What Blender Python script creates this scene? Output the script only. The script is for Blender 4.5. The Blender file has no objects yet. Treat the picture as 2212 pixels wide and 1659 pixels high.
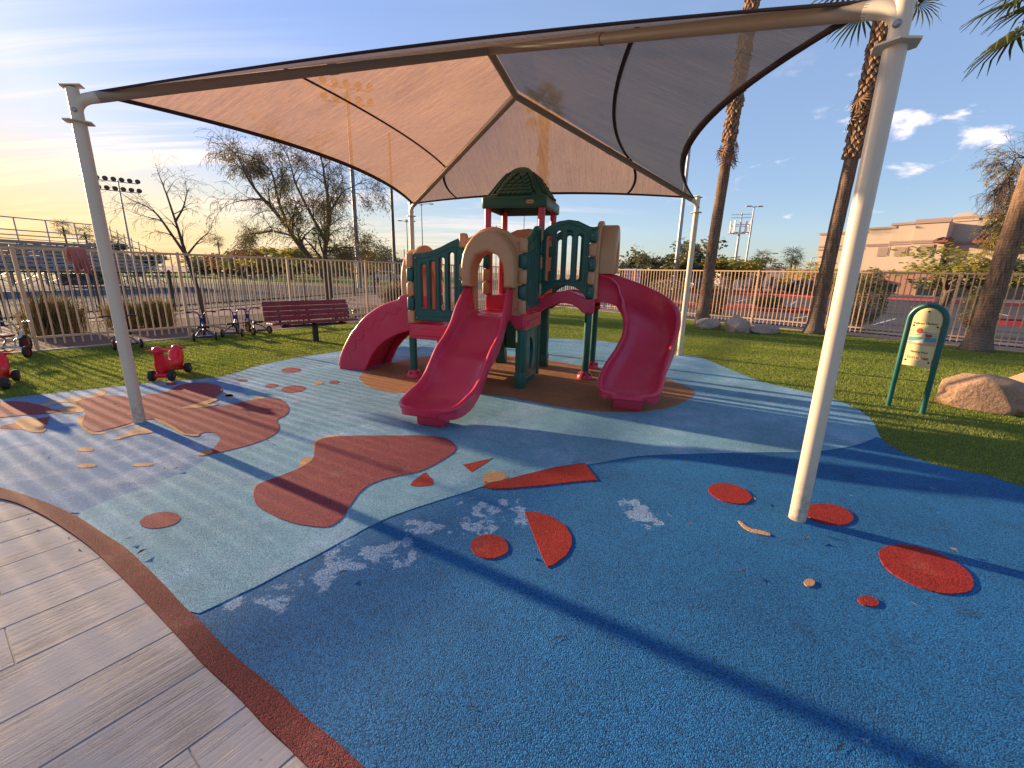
import bpy, bmesh, math, random
import numpy as np
from mathutils import Vector, Matrix, noise as mnoise
from mathutils.geometry import tessellate_polygon

scn = bpy.context.scene
COL = scn.collection
R = math.radians
random.seed(7)
rng = np.random.default_rng(7)

# ------------------------------------------------------------------ camera
IW, IH, FPX, PITCH, ROLL, EYE = 2212., 1659., 935., math.atan(240 / 935.), R(1.3), 1.6
c_, s_ = math.cos(ROLL), math.sin(ROLL)
FW = np.array([0, math.cos(PITCH), -math.sin(PITCH)])
U0 = np.array([0, math.sin(PITCH), math.cos(PITCH)])
X0 = np.array([1., 0, 0])
RV = c_ * X0 + s_ * U0
UV = -s_ * X0 + c_ * U0
cam = bpy.data.cameras.new('camera')
cam.sensor_fit = 'HORIZONTAL'; cam.sensor_width = 36; cam.lens = FPX / IW * 36
cam.clip_start = 0.05; cam.clip_end = 3000
camo = bpy.data.objects.new('camera', cam); COL.objects.link(camo)
camo.matrix_world = Matrix(((RV[0], UV[0], -FW[0], 0), (RV[1], UV[1], -FW[1], 0), (RV[2], UV[2], -FW[2], EYE), (0, 0, 0, 1)))
scn.camera = camo

# ------------------------------------------------------------------ light
SUN_EL, SUN_AZ = R(10.2), R(180 - 30.5)        # sun stands to the left, a little ahead (angle from +X towards +Y)
scn.view_settings.view_transform = 'Standard'
scn.view_settings.look = 'None'
scn.view_settings.exposure = 1.74
scn.view_settings.gamma = 1
scn.view_settings.use_curve_mapping = False
sun = bpy.data.lights.new('sun', 'SUN'); sun.energy = 3.7; sun.angle = R(0.8); sun.color = (1.0, 0.74, 0.44)
suno = bpy.data.objects.new('sun', sun); COL.objects.link(suno)
sd = Vector((math.cos(SUN_AZ) * math.cos(SUN_EL), math.sin(SUN_AZ) * math.cos(SUN_EL), math.sin(SUN_EL)))
suno.rotation_euler = sd.to_track_quat('Z', 'Y').to_euler()
suno.location = (-20, 12, 20)

# ------------------------------------------------------------------ node helper
class NT:
    def __init__(self, tree):
        self.t = tree; self.n = tree.nodes; self.l = tree.links
    def add(self, typ, ins=None, **props):
        nd = self.n.new(typ)
        for k, v in props.items(): setattr(nd, k, v)
        if ins:
            for k, v in ins.items():
                sk = nd.inputs[k]
                if isinstance(v, bpy.types.NodeSocket): self.l.new(v, sk)
                elif isinstance(v, bpy.types.Node): self.l.new(v.outputs[0], sk)
                else: sk.default_value = v
        return nd
    def math(self, op, a, b=None, clamp=False):
        ins = {0: a}
        if b is not None: ins[1] = b
        return self.add('ShaderNodeMath', ins, operation=op, use_clamp=clamp).outputs[0]
    def vmath(self, op, a, b=None):
        ins = {0: a}
        if b is not None: ins[1] = b
        nd = self.add('ShaderNodeVectorMath', ins, operation=op)
        return nd.outputs['Value'] if op in ('LENGTH', 'DISTANCE', 'DOT_PRODUCT') else nd.outputs[0]
    def mix(self, f, a, b, blend='MIX'):
        nd = self.add('ShaderNodeMix', None, data_type='RGBA', blend_type=blend, clamp_factor=True)
        for idx, v in ((0, f), (6, a), (7, b)):
            sk = nd.inputs[idx]
            if isinstance(v, bpy.types.NodeSocket): self.l.new(v, sk)
            elif isinstance(v, tuple) and len(v) == 3: sk.default_value = v + (1,)
            else: sk.default_value = v
        return nd.outputs[2]
    def noise(self, vec, scale, detail=3, rough=.55, dist=0.):
        return self.add('ShaderNodeTexNoise', {'Vector': vec, 'Scale': scale, 'Detail': detail, 'Roughness': rough, 'Distortion': dist}).outputs[0]
    def rng(self, x, a, b, c=0., d=1., smooth=False):
        nd = self.add('ShaderNodeMapRange', {0: x, 1: a, 2: b, 3: c, 4: d})
        if smooth: nd.interpolation_type = 'SMOOTHSTEP'
        return nd.outputs[0]
    def sep(self, v): return self.add('ShaderNodeSeparateXYZ', {0: v}).outputs
    def comb(self, x=0., y=0., z=0.): return self.add('ShaderNodeCombineXYZ', {0: x, 1: y, 2: z}).outputs[0]

MATS = {}
def new_mat(name):
    m = bpy.data.materials.new(name); m.use_nodes = True
    nt = NT(m.node_tree); nt.n.clear()
    out = nt.add('ShaderNodeOutputMaterial')
    MATS[name] = m
    return m, nt, out
def pos(nt): return nt.add('ShaderNodeNewGeometry').outputs['Position']
def obc(nt): return nt.add('ShaderNodeTexCoord').outputs['Object']
def bump(nt, h, strength, dist, normal=None):
    ins = {'Height': h, 'Strength': strength, 'Distance': dist}
    if normal is not None: ins['Normal'] = normal
    return nt.add('ShaderNodeBump', ins).outputs[0]
def principled(nt, out, col, rough=.5, nrm=None, **kw):
    b = nt.add('ShaderNodeBsdfPrincipled')
    for k, v in (('Base Color', col), ('Roughness', rough)):
        if isinstance(v, bpy.types.NodeSocket): nt.l.new(v, b.inputs[k])
        elif isinstance(v, tuple): b.inputs[k].default_value = v + (1,)
        else: b.inputs[k].default_value = v
    if nrm is not None: nt.l.new(nrm, b.inputs['Normal'])
    for k, v in kw.items():
        k = k.replace('_', ' ')
        b.inputs[k].default_value = v
    nt.l.new(b.outputs[0], out.inputs[0])
    return b
def mat(name, col, rough=.5, var=.15, vscale=3., bscale=0., bstr=.3, bdist=.002, dirt=None, dscale=1.5, damt=.5, **kw):
    """general surface: colour with tonal variation, optional dirt colour and fine relief"""
    m, nt, out = new_mat(name)
    p = pos(nt)
    n1 = nt.noise(p, vscale, 4); n2 = nt.noise(p, vscale * 9, 3)
    k = nt.math('ADD', nt.math('MULTIPLY', nt.math('SUBTRACT', n1, .5), var * 2.2), nt.math('MULTIPLY', nt.math('SUBTRACT', n2, .5), var * 1.2))
    k = nt.math('ADD', k, 1.)
    c = nt.mix(1., col, nt.comb(k, k, k), 'MULTIPLY')
    if dirt:
        f = nt.math('MULTIPLY', nt.rng(nt.noise(p, dscale, 6, .65), .5, .72), damt)
        c = nt.mix(f, c, dirt)
    nrm = None
    if bscale: nrm = bump(nt, nt.noise(p, bscale, 4, .6), bstr, bdist)
    r = nt.rng(nt.noise(p, vscale * 3, 3), .3, .7, max(0, rough - .08), min(1, rough + .1))
    if rough >= .78 and 'Specular_IOR_Level' not in kw: kw['Specular_IOR_Level'] = .12
    principled(nt, out, c, r, nrm, **kw)
    return m

# ------------------------------------------------------------------ sky
def make_world():
    w = bpy.data.worlds.new('World'); scn.world = w; w.use_nodes = True
    nt = NT(w.node_tree); nt.n.clear()
    out = nt.add('ShaderNodeOutputWorld')
    sky = nt.add('ShaderNodeTexSky', None, sky_type='NISHITA', sun_disc=False)
    sky.sun_elevation = SUN_EL
    sky.sun_rotation = R(90) - SUN_AZ
    sky.altitude = 400; sky.air_density = 1.0; sky.dust_density = 1.3; sky.ozone_density = 2.4
    d = nt.add('ShaderNodeTexCoord').outputs['Generated']
    x, y, z = nt.sep(d)
    zz = nt.math('ADD', nt.math('MAXIMUM', z, 0.), .12)
    pl = nt.comb(nt.math('DIVIDE', x, zz), nt.math('DIVIDE', y, zz), 0.)
    sdot = nt.vmath('DOT_PRODUCT', d, tuple(sd))
    # high streaks of cirrus, drawn out along one wind direction
    rot = nt.add('ShaderNodeMapping', {'Vector': pl, 'Rotation': (0, 0, R(28)), 'Scale': (.42, 2.6, 1.)}).outputs[0]
    ci = nt.noise(rot, .8, 8, .62, .7)
    cov = nt.noise(pl, .33, 3, .5)
    west = nt.rng(sdot, .15, .85, 0., 1., True)
    cim = nt.math('MULTIPLY', nt.rng(ci, .44, .64, 0., 1., True), nt.rng(cov, .34, .6, .25, 1., True))
    cim = nt.math('MULTIPLY', nt.math('MULTIPLY', cim, west), nt.math('MULTIPLY', nt.rng(z, .0, .12, .55, .8), nt.rng(z, .18, .42, 1., .12, True)))
    # small fair weather cumulus low over the horizon away from the sun
    hd = nt.math('DIVIDE', z, nt.math('SQRT', nt.math('ADD', nt.math('MULTIPLY', x, x), nt.math('MULTIPLY', y, y))))
    az = nt.math('ARCTAN2', y, x)
    pc = nt.comb(nt.math('MULTIPLY', az, 1.0), nt.math('MULTIPLY', hd, 2.3), 3.3)
    cu = nt.noise(pc, 7.5, 6, .55, .25)
    cu2 = nt.noise(pc, 2.6, 2, .5)
    cum = nt.math('MULTIPLY', nt.rng(cu, .575, .68, 0., 1., True), nt.rng(cu2, .44, .60, 0., 1., True))
    cum = nt.math('MULTIPLY', cum, nt.math('MULTIPLY', nt.rng(hd, .06, .14, 0., 1., True), nt.rng(hd, .38, .52, 1., 0., True)))
    cum = nt.math('MULTIPLY', cum, nt.rng(sdot, .0, .35, .85, 0., True))
    # glow of the low sun scattered in the thin cloud
    glow = nt.math('MULTIPLY', nt.rng(sdot, .80, 1., 0., 1., True), nt.rng(z, .06, .36, 1., .0, True))
    ccol = nt.mix(glow, nt.mix(nt.rng(z, .08, .40, 1., 0., True), (2.5, 2.5, 3.1), (2.9, 2.2, 1.95)), (3.6, 2.6, 1.5))
    # a camera's tone curve holds the bright part of the sky back; the warm side keeps its colour
    s_ = sky.outputs[0]
    sr, sg_, sb = nt.add('ShaderNodeSeparateColor', {0: s_}).outputs[:3]
    lum = nt.math('MAXIMUM', nt.math('MAXIMUM', sr, sg_), sb)
    f_ = nt.math('DIVIDE', 1., nt.math('ADD', 1., nt.math('DIVIDE', lum, 2.6)))
    warm = nt.rng(sdot, .35, .97, 0., 1., True)
    hi_ = nt.mix(warm, (1.02, 1., 1.12), (.80, .88, 1.24))
    tint = nt.mix(nt.math('MULTIPLY', warm, nt.rng(z, .03, .27, 1., 0., True)), hi_, (1.15, .93, .60))
    s_ = nt.mix(1., nt.mix(1., s_, nt.comb(f_, f_, f_), 'MULTIPLY'), tint, 'MULTIPLY')
    s_ = nt.mix(.16, s_, (1.55, 1.75, 2.15))
    col = nt.mix(cim, s_, ccol)
    col = nt.mix(nt.math('MULTIPLY', cum, .9), col, (3.4, 2.9, 3.0))
    bg = nt.add('ShaderNodeBackground', {'Color': col, 'Strength': .15})
    nt.l.new(bg.outputs[0], out.inputs[0])
make_world()

# ------------------------------------------------------------------ geometry helpers
def G(px, py, z=0.):
    """point of the level z seen at pixel (px,py) of the photograph (2212 wide)"""
    d = FW + RV * ((px - IW / 2) / FPX) + UV * (-(py - IH / 2) / FPX)
    t = (z - EYE) / d[2]
    return Vector((d[0] * t, d[1] * t, z))
def HT(px, py, base):
    """height of the point above ground position base that shows at (px,py)"""
    d = FW + RV * ((px - IW / 2) / FPX) + UV * (-(py - IH / 2) / FPX)
    t = (d[0] * base[0] + d[1] * base[1]) / (d[0] ** 2 + d[1] ** 2)
    return EYE + t * d[2]
def AT(px, py, Y):
    d = FW + RV * ((px - IW / 2) / FPX) + UV * (-(py - IH / 2) / FPX)
    t = Y / d[1]
    return Vector((d[0] * t, Y, EYE + d[2] * t))
def ON(px, dist, z=0.):
    """ground position at horizontal distance dist in the direction of column px on the horizon"""
    py = 567 + .0247 * (px - 216)
    d = FW + RV * ((px - IW / 2) / FPX) + UV * (-(py - IH / 2) / FPX)
    h = math.hypot(d[0], d[1])
    return Vector((d[0] / h * dist, d[1] / h * dist, z))

def link(name, me, m=None, parent=None, smooth=False):
    o = bpy.data.objects.new(name, me); COL.objects.link(o)
    if m is not None:
        me.materials.clear() if len(me.materials) and me.materials[0] is None else None
        if not len(me.materials): me.materials.append(MATS[m] if isinstance(m, str) else m)
    if smooth: me.shade_smooth()
    if parent is not None: o.parent = parent
    return o
def tag(o, label=None, cat=None, group=None, kind=None):
    if label: o['label'] = label
    if cat: o['category'] = cat
    if group: o['group'] = group
    if kind: o['kind'] = kind
    return o
def thing(name, label, cat, loc=(0, 0, 0), rz=0., group=None):
    o = bpy.data.objects.new(name, None); COL.objects.link(o)
    o.empty_display_size = .1; o.location = loc; o.rotation_euler = (0, 0, rz)
    return tag(o, label, cat, group)
def copy_tree(o, parent=None):
    c = o.copy(); COL.objects.link(c)
    if parent is not None: c.parent = parent
    for ch in list(o.children): copy_tree(ch, c)
    return c
def bm_mesh(name, bm):
    me = bpy.data.meshes.new(name); bm.to_mesh(me); bm.free(); return me
def py_mesh(name, vs, fs):
    me = bpy.data.meshes.new(name); me.from_pydata([tuple(v) for v in vs], [], [tuple(f) for f in fs]); me.update(); return me
def raw_mesh(name, verts, faces):
    """numpy verts (n,3) and faces (m,k)"""
    me = bpy.data.meshes.new(name)
    n, (m, k) = len(verts), faces.shape
    me.vertices.add(n); me.vertices.foreach_set('co', np.ascontiguousarray(verts, np.float32).ravel())
    me.loops.add(m * k); me.loops.foreach_set('vertex_index', np.ascontiguousarray(faces, np.int32).ravel())
    me.polygons.add(m); me.polygons.foreach_set('loop_start', np.arange(0, m * k, k, dtype=np.int32))
    me.update(calc_edges=True); me.validate(); return me

def box_bm(bm, size, loc=(0, 0, 0), bev=0., rot=None, seg=2):
    r = bmesh.ops.create_cube(bm, size=1.)
    vs = r['verts']
    bmesh.ops.scale(bm, vec=size, verts=vs)
    if bev:
        es = list({e for v in vs for e in v.link_edges})
        g = bmesh.ops.bevel(bm, geom=es, offset=bev, segments=seg, affect='EDGES', profile=.5)
        vs = list({v for f in g['faces'] for v in f.verts} | {v for v in vs if v.is_valid})
        vs = [v for v in vs if v.is_valid]
    M = Matrix.Translation(loc)
    if rot is not None: M = M @ (rot if isinstance(rot, Matrix) else Matrix.Rotation(rot, 4, 'Z'))
    # every vertex of this box (bevel keeps them connected)
    seen = set(vs); stack = list(vs)
    while stack:
        v = stack.pop()
        for e in v.link_edges:
            w = e.other_vert(v)
            if w not in seen: seen.add(w); stack.append(w)
    bmesh.ops.transform(bm, matrix=M, verts=list(seen))
def box(name, size, loc, m, parent=None, bev=.0, rot=None, smooth=False, seg=2):
    bm = bmesh.new(); box_bm(bm, size, loc, bev, rot, seg)
    o = link(name, bm_mesh(name, bm), m, parent)
    if smooth: o.data.shade_smooth()
    return o

def cr(P, n=8, closed=False):
    P = np.array(P, float); out = []
    Q = np.vstack([P[-1], P, P[0], P[1]]) if closed else np.vstack([2 * P[0] - P[1], P, 2 * P[-1] - P[-2]])
    for i in range(1, len(Q) - 2):
        a, b, c, d = Q[i - 1:i + 3]
        for k in range(n):
            t = k / n
            out.append(.5 * (2 * b + (c - a) * t + (2 * a - 5 * b + 4 * c - d) * t * t + (3 * b - a - 3 * c + d) * t ** 3))
    if not closed: out.append(P[-1])
    return np.array(out)

def tube_data(path, rad, sides=10, cap=True):
    P = [Vector(p) for p in path]; n = len(P)
    rad = [rad] * n if not hasattr(rad, '__len__') else list(rad)
    vs, fs = [], []
    t0 = (P[1] - P[0]).normalized()
    ref = Vector((0, 0, 1)) if abs(t0.z) < .9 else Vector((1, 0, 0))
    nrm = (ref - t0 * ref.dot(t0)).normalized()
    for i in range(n):
        t = (P[min(i + 1, n - 1)] - P[max(i - 1, 0)])
        if t.length < 1e-9: t = t0.copy()
        t.normalize()
        nrm = (nrm - t * nrm.dot(t))
        if nrm.length < 1e-6: nrm = t.orthogonal()
        nrm.normalize(); bn = t.cross(nrm)
        for k in range(sides):
            a = 2 * math.pi * k / sides
            vs.append(P[i] + (nrm * math.cos(a) + bn * math.sin(a)) * rad[i])
    for i in range(n - 1):
        for k in range(sides):
            a, b = i * sides + k, i * sides + (k + 1) % sides
            fs.append((a, b, b + sides, a + sides))
    if cap:
        fs.append(tuple(range(sides))[::-1]); fs.append(tuple((n - 1) * sides + k for k in range(sides)))
    return vs, fs
class MB:
    """collects shapes into one mesh"""
    def __init__(self): self.v = []; self.f = []
    def add(self, vs, fs):
        o = len(self.v); self.v.extend(vs); self.f.extend(tuple(i + o for i in f) for f in fs); return self
    def tube(self, path, rad, sides=10, cap=True): return self.add(*tube_data(path, rad, sides, cap))
    def box(self, size, loc, bev=0., rot=None, seg=2):
        bm = bmesh.new(); box_bm(bm, size, loc, bev, rot, seg)
        bm.verts.index_update()
        self.add([v.co.copy() for v in bm.verts], [[v.index for v in f.verts] for f in bm.faces]); bm.free(); return self
    def lathe(self, prof, loc=(0, 0, 0), sides=24, M=None):
        vs, fs = [], []; n = len(prof)
        for r, z in prof:
            for k in range(sides):
                a = 2 * math.pi * k / sides; vs.append(Vector((r * math.cos(a), r * math.sin(a), z)))
        for i in range(n - 1):
            for k in range(sides):
                a, b = i * sides + k, i * sides + (k + 1) % sides
                fs.append((a, b, b + sides, a + sides))
        fs.append(tuple(range(sides))[::-1]); fs.append(tuple((n - 1) * sides + k for k in range(sides)))
        MM = Matrix.Translation(loc) @ (M if M is not None else Matrix.Identity(4))
        return self.add([MM @ v for v in vs], fs)
    def build(self, name, m, parent=None, smooth=True, angle=None):
        me = py_mesh(name, self.v, self.f)
        o = link(name, me, m, parent)
        if smooth:
            me.shade_smooth()
            if angle: me.set_sharp_from_angle(angle=R(angle))
        return o
def tube(name, path, rad, m, parent=None, sides=12, cap=True):
    return MB().tube(path, rad, sides, cap).build(name, m, parent, True, 50)

def panel_mesh(name, outlines, thick, bev=.008, res=3):
    """plate with rounded edges and openings: outlines = [outer, hole, ...] in 2D, extruded +-thick/2 along local z"""
    cu = bpy.data.curves.new(name, 'CURVE'); cu.dimensions = '2D'; cu.fill_mode = 'BOTH'
    cu.extrude = max(thick / 2 - bev, .0005); cu.bevel_depth = bev; cu.bevel_resolution = res; cu.offset = -bev
    for ol in outlines:
        sp = cu.splines.new('POLY'); sp.points.add(len(ol) - 1); sp.use_cyclic_u = True
        for p, q in zip(sp.points, ol): p.co = (q[0], q[1], 0, 1)
    ob = bpy.data.objects.new(name, cu); COL.objects.link(ob)
    dg = bpy.context.evaluated_depsgraph_get(); dg.update()
    me = bpy.data.meshes.new_from_object(ob.evaluated_get(dg))
    bpy.data.objects.remove(ob); bpy.data.curves.remove(cu)
    me.materials.clear(); me.shade_smooth(); me.set_sharp_from_angle(angle=R(40))
    return me
def text_mesh(name, body, size, ext=.0006, align='CENTER'):
    cu = bpy.data.curves.new(name, 'FONT'); cu.body = body; cu.size = size; cu.extrude = ext; cu.align_x = align; cu.resolution_u = 3; cu.offset = size * .022
    ob = bpy.data.objects.new(name, cu); COL.objects.link(ob)
    dg = bpy.context.evaluated_depsgraph_get(); dg.update()
    me = bpy.data.meshes.new_from_object(ob.evaluated_get(dg))
    bpy.data.objects.remove(ob); bpy.data.curves.remove(cu); me.materials.clear()
    return me
def rrect(x0, y0, x1, y1, r, n=5):
    out = []
    for cx, cy, a0 in ((x1 - r, y1 - r, 0), (x0 + r, y1 - r, 90), (x0 + r, y0 + r, 180), (x1 - r, y0 + r, 270)):
        for k in range(n + 1):
            a = R(a0 + 90 * k / n); out.append((cx + r * math.cos(a), cy + r * math.sin(a)))
    return out
def ell(cx, cy, rx, ry, rot=0., n=28):
    c, s = math.cos(R(rot)), math.sin(R(rot)); out = []
    for k in range(n):
        a = 2 * math.pi * k / n; x, y = rx * math.cos(a), ry * math.sin(a)
        out.append((cx + x * c - y * s, cy + x * s + y * c))
    return out
def place(o, ex, ey, ez, org):
    ex, ey, ez, org = Vector(ex), Vector(ey), Vector(ez), Vector(org)
    o.matrix_local = Matrix(((ex.x, ey.x, ez.x, org.x), (ex.y, ey.y, ez.y, org.y), (ex.z, ey.z, ez.z, org.z), (0, 0, 0, 1)))
    return o
def sheet(name, pts, z, m, parent=None, skirt=0., kind=None):
    """flat sheet on the ground from a list of world points, with a vertical edge"""
    P = [Vector((p[0], p[1], z)) for p in pts]
    tri = tessellate_polygon([P]); vs = list(P); fs = []
    for t in tri:
        a, b, c = (P[i] for i in t)
        fs.append(t if (b - a).cross(c - a).z > 0 else t[::-1])
    if skirt:
        n = len(P); vs += [p - Vector((0, 0, skirt)) for p in P]
        area = sum(P[i].x * P[(i + 1) % n].y - P[(i + 1) % n].x * P[i].y for i in range(n))
        for i in range(n):
            j = (i + 1) % n
            fs.append((i, n + i, n + j, j) if area > 0 else (j, n + j, n + i, i))
    o = link(name, py_mesh(name, vs, fs), m, parent)
    if kind: tag(o, kind=kind)
    return o

# ------------------------------------------------------------------ materials
def rubber_mat(name, col, dark=.55, light=1.5, worn=None, wcol=None, wlo=.5, whi=.56, blobs=()):
    m, nt, out = new_mat(name)
    p = pos(nt)
    px = nt.sep(p); p2 = nt.comb(px[0], px[1], 0.)
    vo = nt.add('ShaderNodeTexVoronoi', {'Vector': p2, 'Scale': 210., 'Randomness': 1.}, feature='F1')
    cellc = nt.add('ShaderNodeSeparateColor', {0: vo.outputs['Color']}).outputs[0]
    g = nt.noise(p2, 120., 3, .6, .4)
    k = nt.math('ADD', nt.rng(cellc, 0, 1, dark, light), nt.math('MULTIPLY', nt.math('SUBTRACT', g, .5), .9))
    big = nt.noise(p2, .9, 6, .66)
    k = nt.math('MULTIPLY', k, nt.rng(big, .3, .7, .78, 1.2))
    c = nt.mix(1., col, nt.comb(k, k, k), 'MULTIPLY')
    if worn:                                   # rubbed pale where the pigment coat has gone
        n = nt.noise(p2, worn, 8, .68, .3)
        s = n
        if blobs:
            acc = None
            pd_ = nt.vmath('ADD', p2, nt.vmath('SCALE', p2) if False else nt.comb(nt.math('MULTIPLY', nt.math('SUBTRACT', nt.noise(p2, 2.2, 5, .6), .5), .55), nt.math('MULTIPLY', nt.math('SUBTRACT', nt.noise(nt.vmath('ADD', p2, (17., 5., 0.)), 2.2, 5, .6), .5), .55), 0.))
            for bx, by, br in blobs:
                d = nt.vmath('DISTANCE', pd_, (bx, by, 0.))
                f = nt.rng(d, 0., br, 1., 0., True)
                acc = f if acc is None else nt.math('MAXIMUM', acc, f)
            s = nt.math('ADD', nt.math('MULTIPLY', nt.math('SUBTRACT', n, .5), 2.5), nt.math('MULTIPLY', acc, .60))
        f = nt.math('MULTIPLY', nt.rng(s, wlo, whi, 0., 1., True), nt.rng(g, .3, .6, .55, .95))
        c = nt.mix(f, c, nt.mix(1., wcol, nt.comb(k, k, k), 'MULTIPLY'))
    fine = nt.rng(nt.noise(p2, 4., 6, .65), .58, .78, 0., .45)
    c = nt.mix(fine, c, (.03, .035, .045))
    h = nt.math('ADD', nt.math('MULTIPLY', vo.outputs['Distance'], -1.2), nt.math('MULTIPLY', g, 1.1))
    nrm = bump(nt, h, 1., .0042)
    nrm = bump(nt, nt.noise(p2, 7., 4, .6), .35, .012, nrm)
    principled(nt, out, c, .85, nrm, Specular_IOR_Level=.2)
    return m

def plank_mat():
    m, nt, out = new_mat('stamped concrete')
    oc = nt.add('ShaderNodeTexCoord').outputs['Object']
    r = nt.add('ShaderNodeObjectInfo').outputs['Random']
    sh = nt.add('ShaderNodeVectorMath', {0: oc, 1: nt.comb(nt.math('MULTIPLY', r, 37.), nt.math('MULTIPLY', r, 11.), 0.)}, operation='ADD').outputs[0]
    st = nt.add('ShaderNodeMapping', {'Vector': sh, 'Scale': (1.0, 46., 1.)}).outputs[0]
    gr = nt.noise(st, 1.3, 6, .7, .8)
    st2 = nt.add('ShaderNodeMapping', {'Vector': sh, 'Scale': (.7, 105., 1.)}).outputs[0]
    gr2 = nt.noise(st2, 1.3, 4, .7, .5)
    groove = nt.math('ADD', nt.rng(gr, .46, .60), nt.math('MULTIPLY', nt.rng(gr2, .5, .68), .6))
    blank = nt.rng(nt.noise(sh, 2.4, 3, .5), .44, .62, .08, 1.)
    groove = nt.math('MULTIPLY', groove, blank)
    p = pos(nt)
    c = nt.mix(nt.rng(nt.noise(p, 1.6, 5, .6), .3, .7), (.45, .395, .385), (.37, .33, .325))
    c = nt.mix(nt.math('MULTIPLY', r, .25), c, (.27, .25, .25))
    c = nt.mix(nt.math('MULTIPLY', groove, .52), c, (.15, .135, .135))
    pits = nt.rng(nt.noise(p, 60., 2, .5), .7, .76)
    c = nt.mix(nt.math('MULTIPLY', pits, .5), c, (.13, .12, .12))
    nrm = bump(nt, nt.math('MULTIPLY', groove, -1.), .8, .0045)
    nrm = bump(nt, nt.noise(p, 140., 3, .6), .25, .0015, nrm)
    principled(nt, out, c, .85, nrm, Specular_IOR_Level=.15)
plank_mat()

def fabric_mat(name, dirx, diry):
    """knitted shade cloth: lets some light and some of the view through its holes"""
    m, nt, out = new_mat(name)
    p = pos(nt)
    a = nt.vmath('DOT_PRODUCT', p, dirx); b = nt.vmath('DOT_PRODUCT', p, diry)
    w1 = nt.noise(nt.comb(nt.math('MULTIPLY', a, 150.), nt.math('MULTIPLY', b, 9.), 0.), 1., 4, .65)
    w2 = nt.noise(nt.comb(nt.math('MULTIPLY', a, 28.), nt.math('MULTIPLY', b, 1.3), 0.), 1., 4, .6)
    k = nt.math('ADD', nt.rng(w1, .3, .7, .66, 1.3), nt.math('MULTIPLY', nt.math('SUBTRACT', w2, .5), .9))
    stain = nt.rng(nt.noise(p, .8, 5, .6), .3, .7, .9, 1.08)
    k = nt.math('MULTIPLY', k, stain)
    cd = nt.mix(1., (.41, .305, .225), nt.comb(k, k, k), 'MULTIPLY')
    ct = nt.mix(1., (.47, .250, .125), nt.comb(k, k, k), 'MULTIPLY')
    nrm = bump(nt, w1, .35, .004)
    di = nt.add('ShaderNodeBsdfDiffuse', {'Color': cd, 'Normal': nrm}); tr = nt.add('ShaderNodeBsdfTranslucent', {'Color': ct})
    mx = nt.add('ShaderNodeMixShader', {0: .5, 1: di.outputs[0], 2: tr.outputs[0]})
    tp = nt.add('ShaderNodeBsdfTransparent')
    fac = nt.rng(w1, .35, .75, .13, .03)
    m2 = nt.add('ShaderNodeMixShader', {0: fac, 1: mx.outputs[0], 2: tp.outputs[0]})
    nt.l.new(m2.outputs[0], out.inputs[0])

def leaf_mat(name, c1, c2, sc=1.2, trans=.35):
    m, nt, out = new_mat(name)
    p = pos(nt)
    f = nt.rng(nt.noise(p, sc, 3, .6), .35, .65); g = nt.rng(nt.noise(p, sc * 14, 2), .3, .7, .7, 1.3)
    c = nt.mix(1., nt.mix(f, c1, c2), nt.comb(g, g, g), 'MULTIPLY')
    b = nt.add('ShaderNodeBsdfPrincipled', {'Base Color': c, 'Roughness': .55})
    t = nt.add('ShaderNodeBsdfTranslucent', {'Color': c})
    mx = nt.add('ShaderNodeMixShader', {0: trans, 1: b.outputs[0], 2: t.outputs[0]})
    nt.l.new(mx.outputs[0], out.inputs[0])

def bark_mat(name, c1, c2, sc=9., stretch=.22, bstr=.8, bdist=.02):
    m, nt, out = new_mat(name)
    p = pos(nt); x, y, z = nt.sep(p)
    q = nt.comb(x, y, nt.math('MULTIPLY', z, stretch))
    n = nt.noise(q, sc, 6, .65, .6); n2 = nt.noise(p, sc * 4, 4, .6)
    f = nt.rng(n, .35, .62)
    c = nt.mix(f, c2, c1)
    g = nt.rng(n2, .3, .7, .75, 1.25); c = nt.mix(1., c, nt.comb(g, g, g), 'MULTIPLY')
    nrm = bump(nt, nt.math('ADD', f, nt.math('MULTIPLY', n2, .4)), bstr, bdist)
    principled(nt, out, c, .85, nrm)

def palm_bark():
    m, nt, out = new_mat('palm bark')
    p = pos(nt); x, y, z = nt.sep(p)
    zz = nt.math('ADD', z, nt.math('MULTIPLY', nt.noise(p, 3., 3), .12))
    ring = nt.math('SINE', nt.math('MULTIPLY', zz, 95.))
    q = nt.comb(x, y, nt.math('MULTIPLY', z, .15))
    fi = nt.noise(q, 30., 5, .65, .3)
    h = nt.math('ADD', nt.math('MULTIPLY', ring, .25), fi)
    c = nt.mix(nt.rng(fi, .35, .65), (.105, .062, .042), (.29, .18, .115))
    c = nt.mix(nt.rng(z, .0, .9, .7, 0.), c, (.17, .135, .11))
    nrm = bump(nt, h, .8, .018)
    principled(nt, out, c, .9, nrm, Specular_IOR_Level=.1)

def stone_mat(name, c1, c2, sc=3.):
    m, nt, out = new_mat(name)
    p = pos(nt)
    n = nt.noise(p, sc, 6, .65); n2 = nt.noise(p, sc * 16, 5, .7); v = nt.add('ShaderNodeTexVoronoi', {'Vector': p, 'Scale': sc * 9.}, feature='F1').outputs['Distance']
    c = nt.mix(nt.rng(n, .35, .65), c1, c2)
    g = nt.rng(n2, .3, .7, .72, 1.25); c = nt.mix(1., c, nt.comb(g, g, g), 'MULTIPLY')
    nrm = bump(nt, nt.math('ADD', nt.math('MULTIPLY', n2, 1.), nt.math('MULTIPLY', v, .4)), .9, .02)
    principled(nt, out, c, .92, nrm, Specular_IOR_Level=.1)

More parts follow.
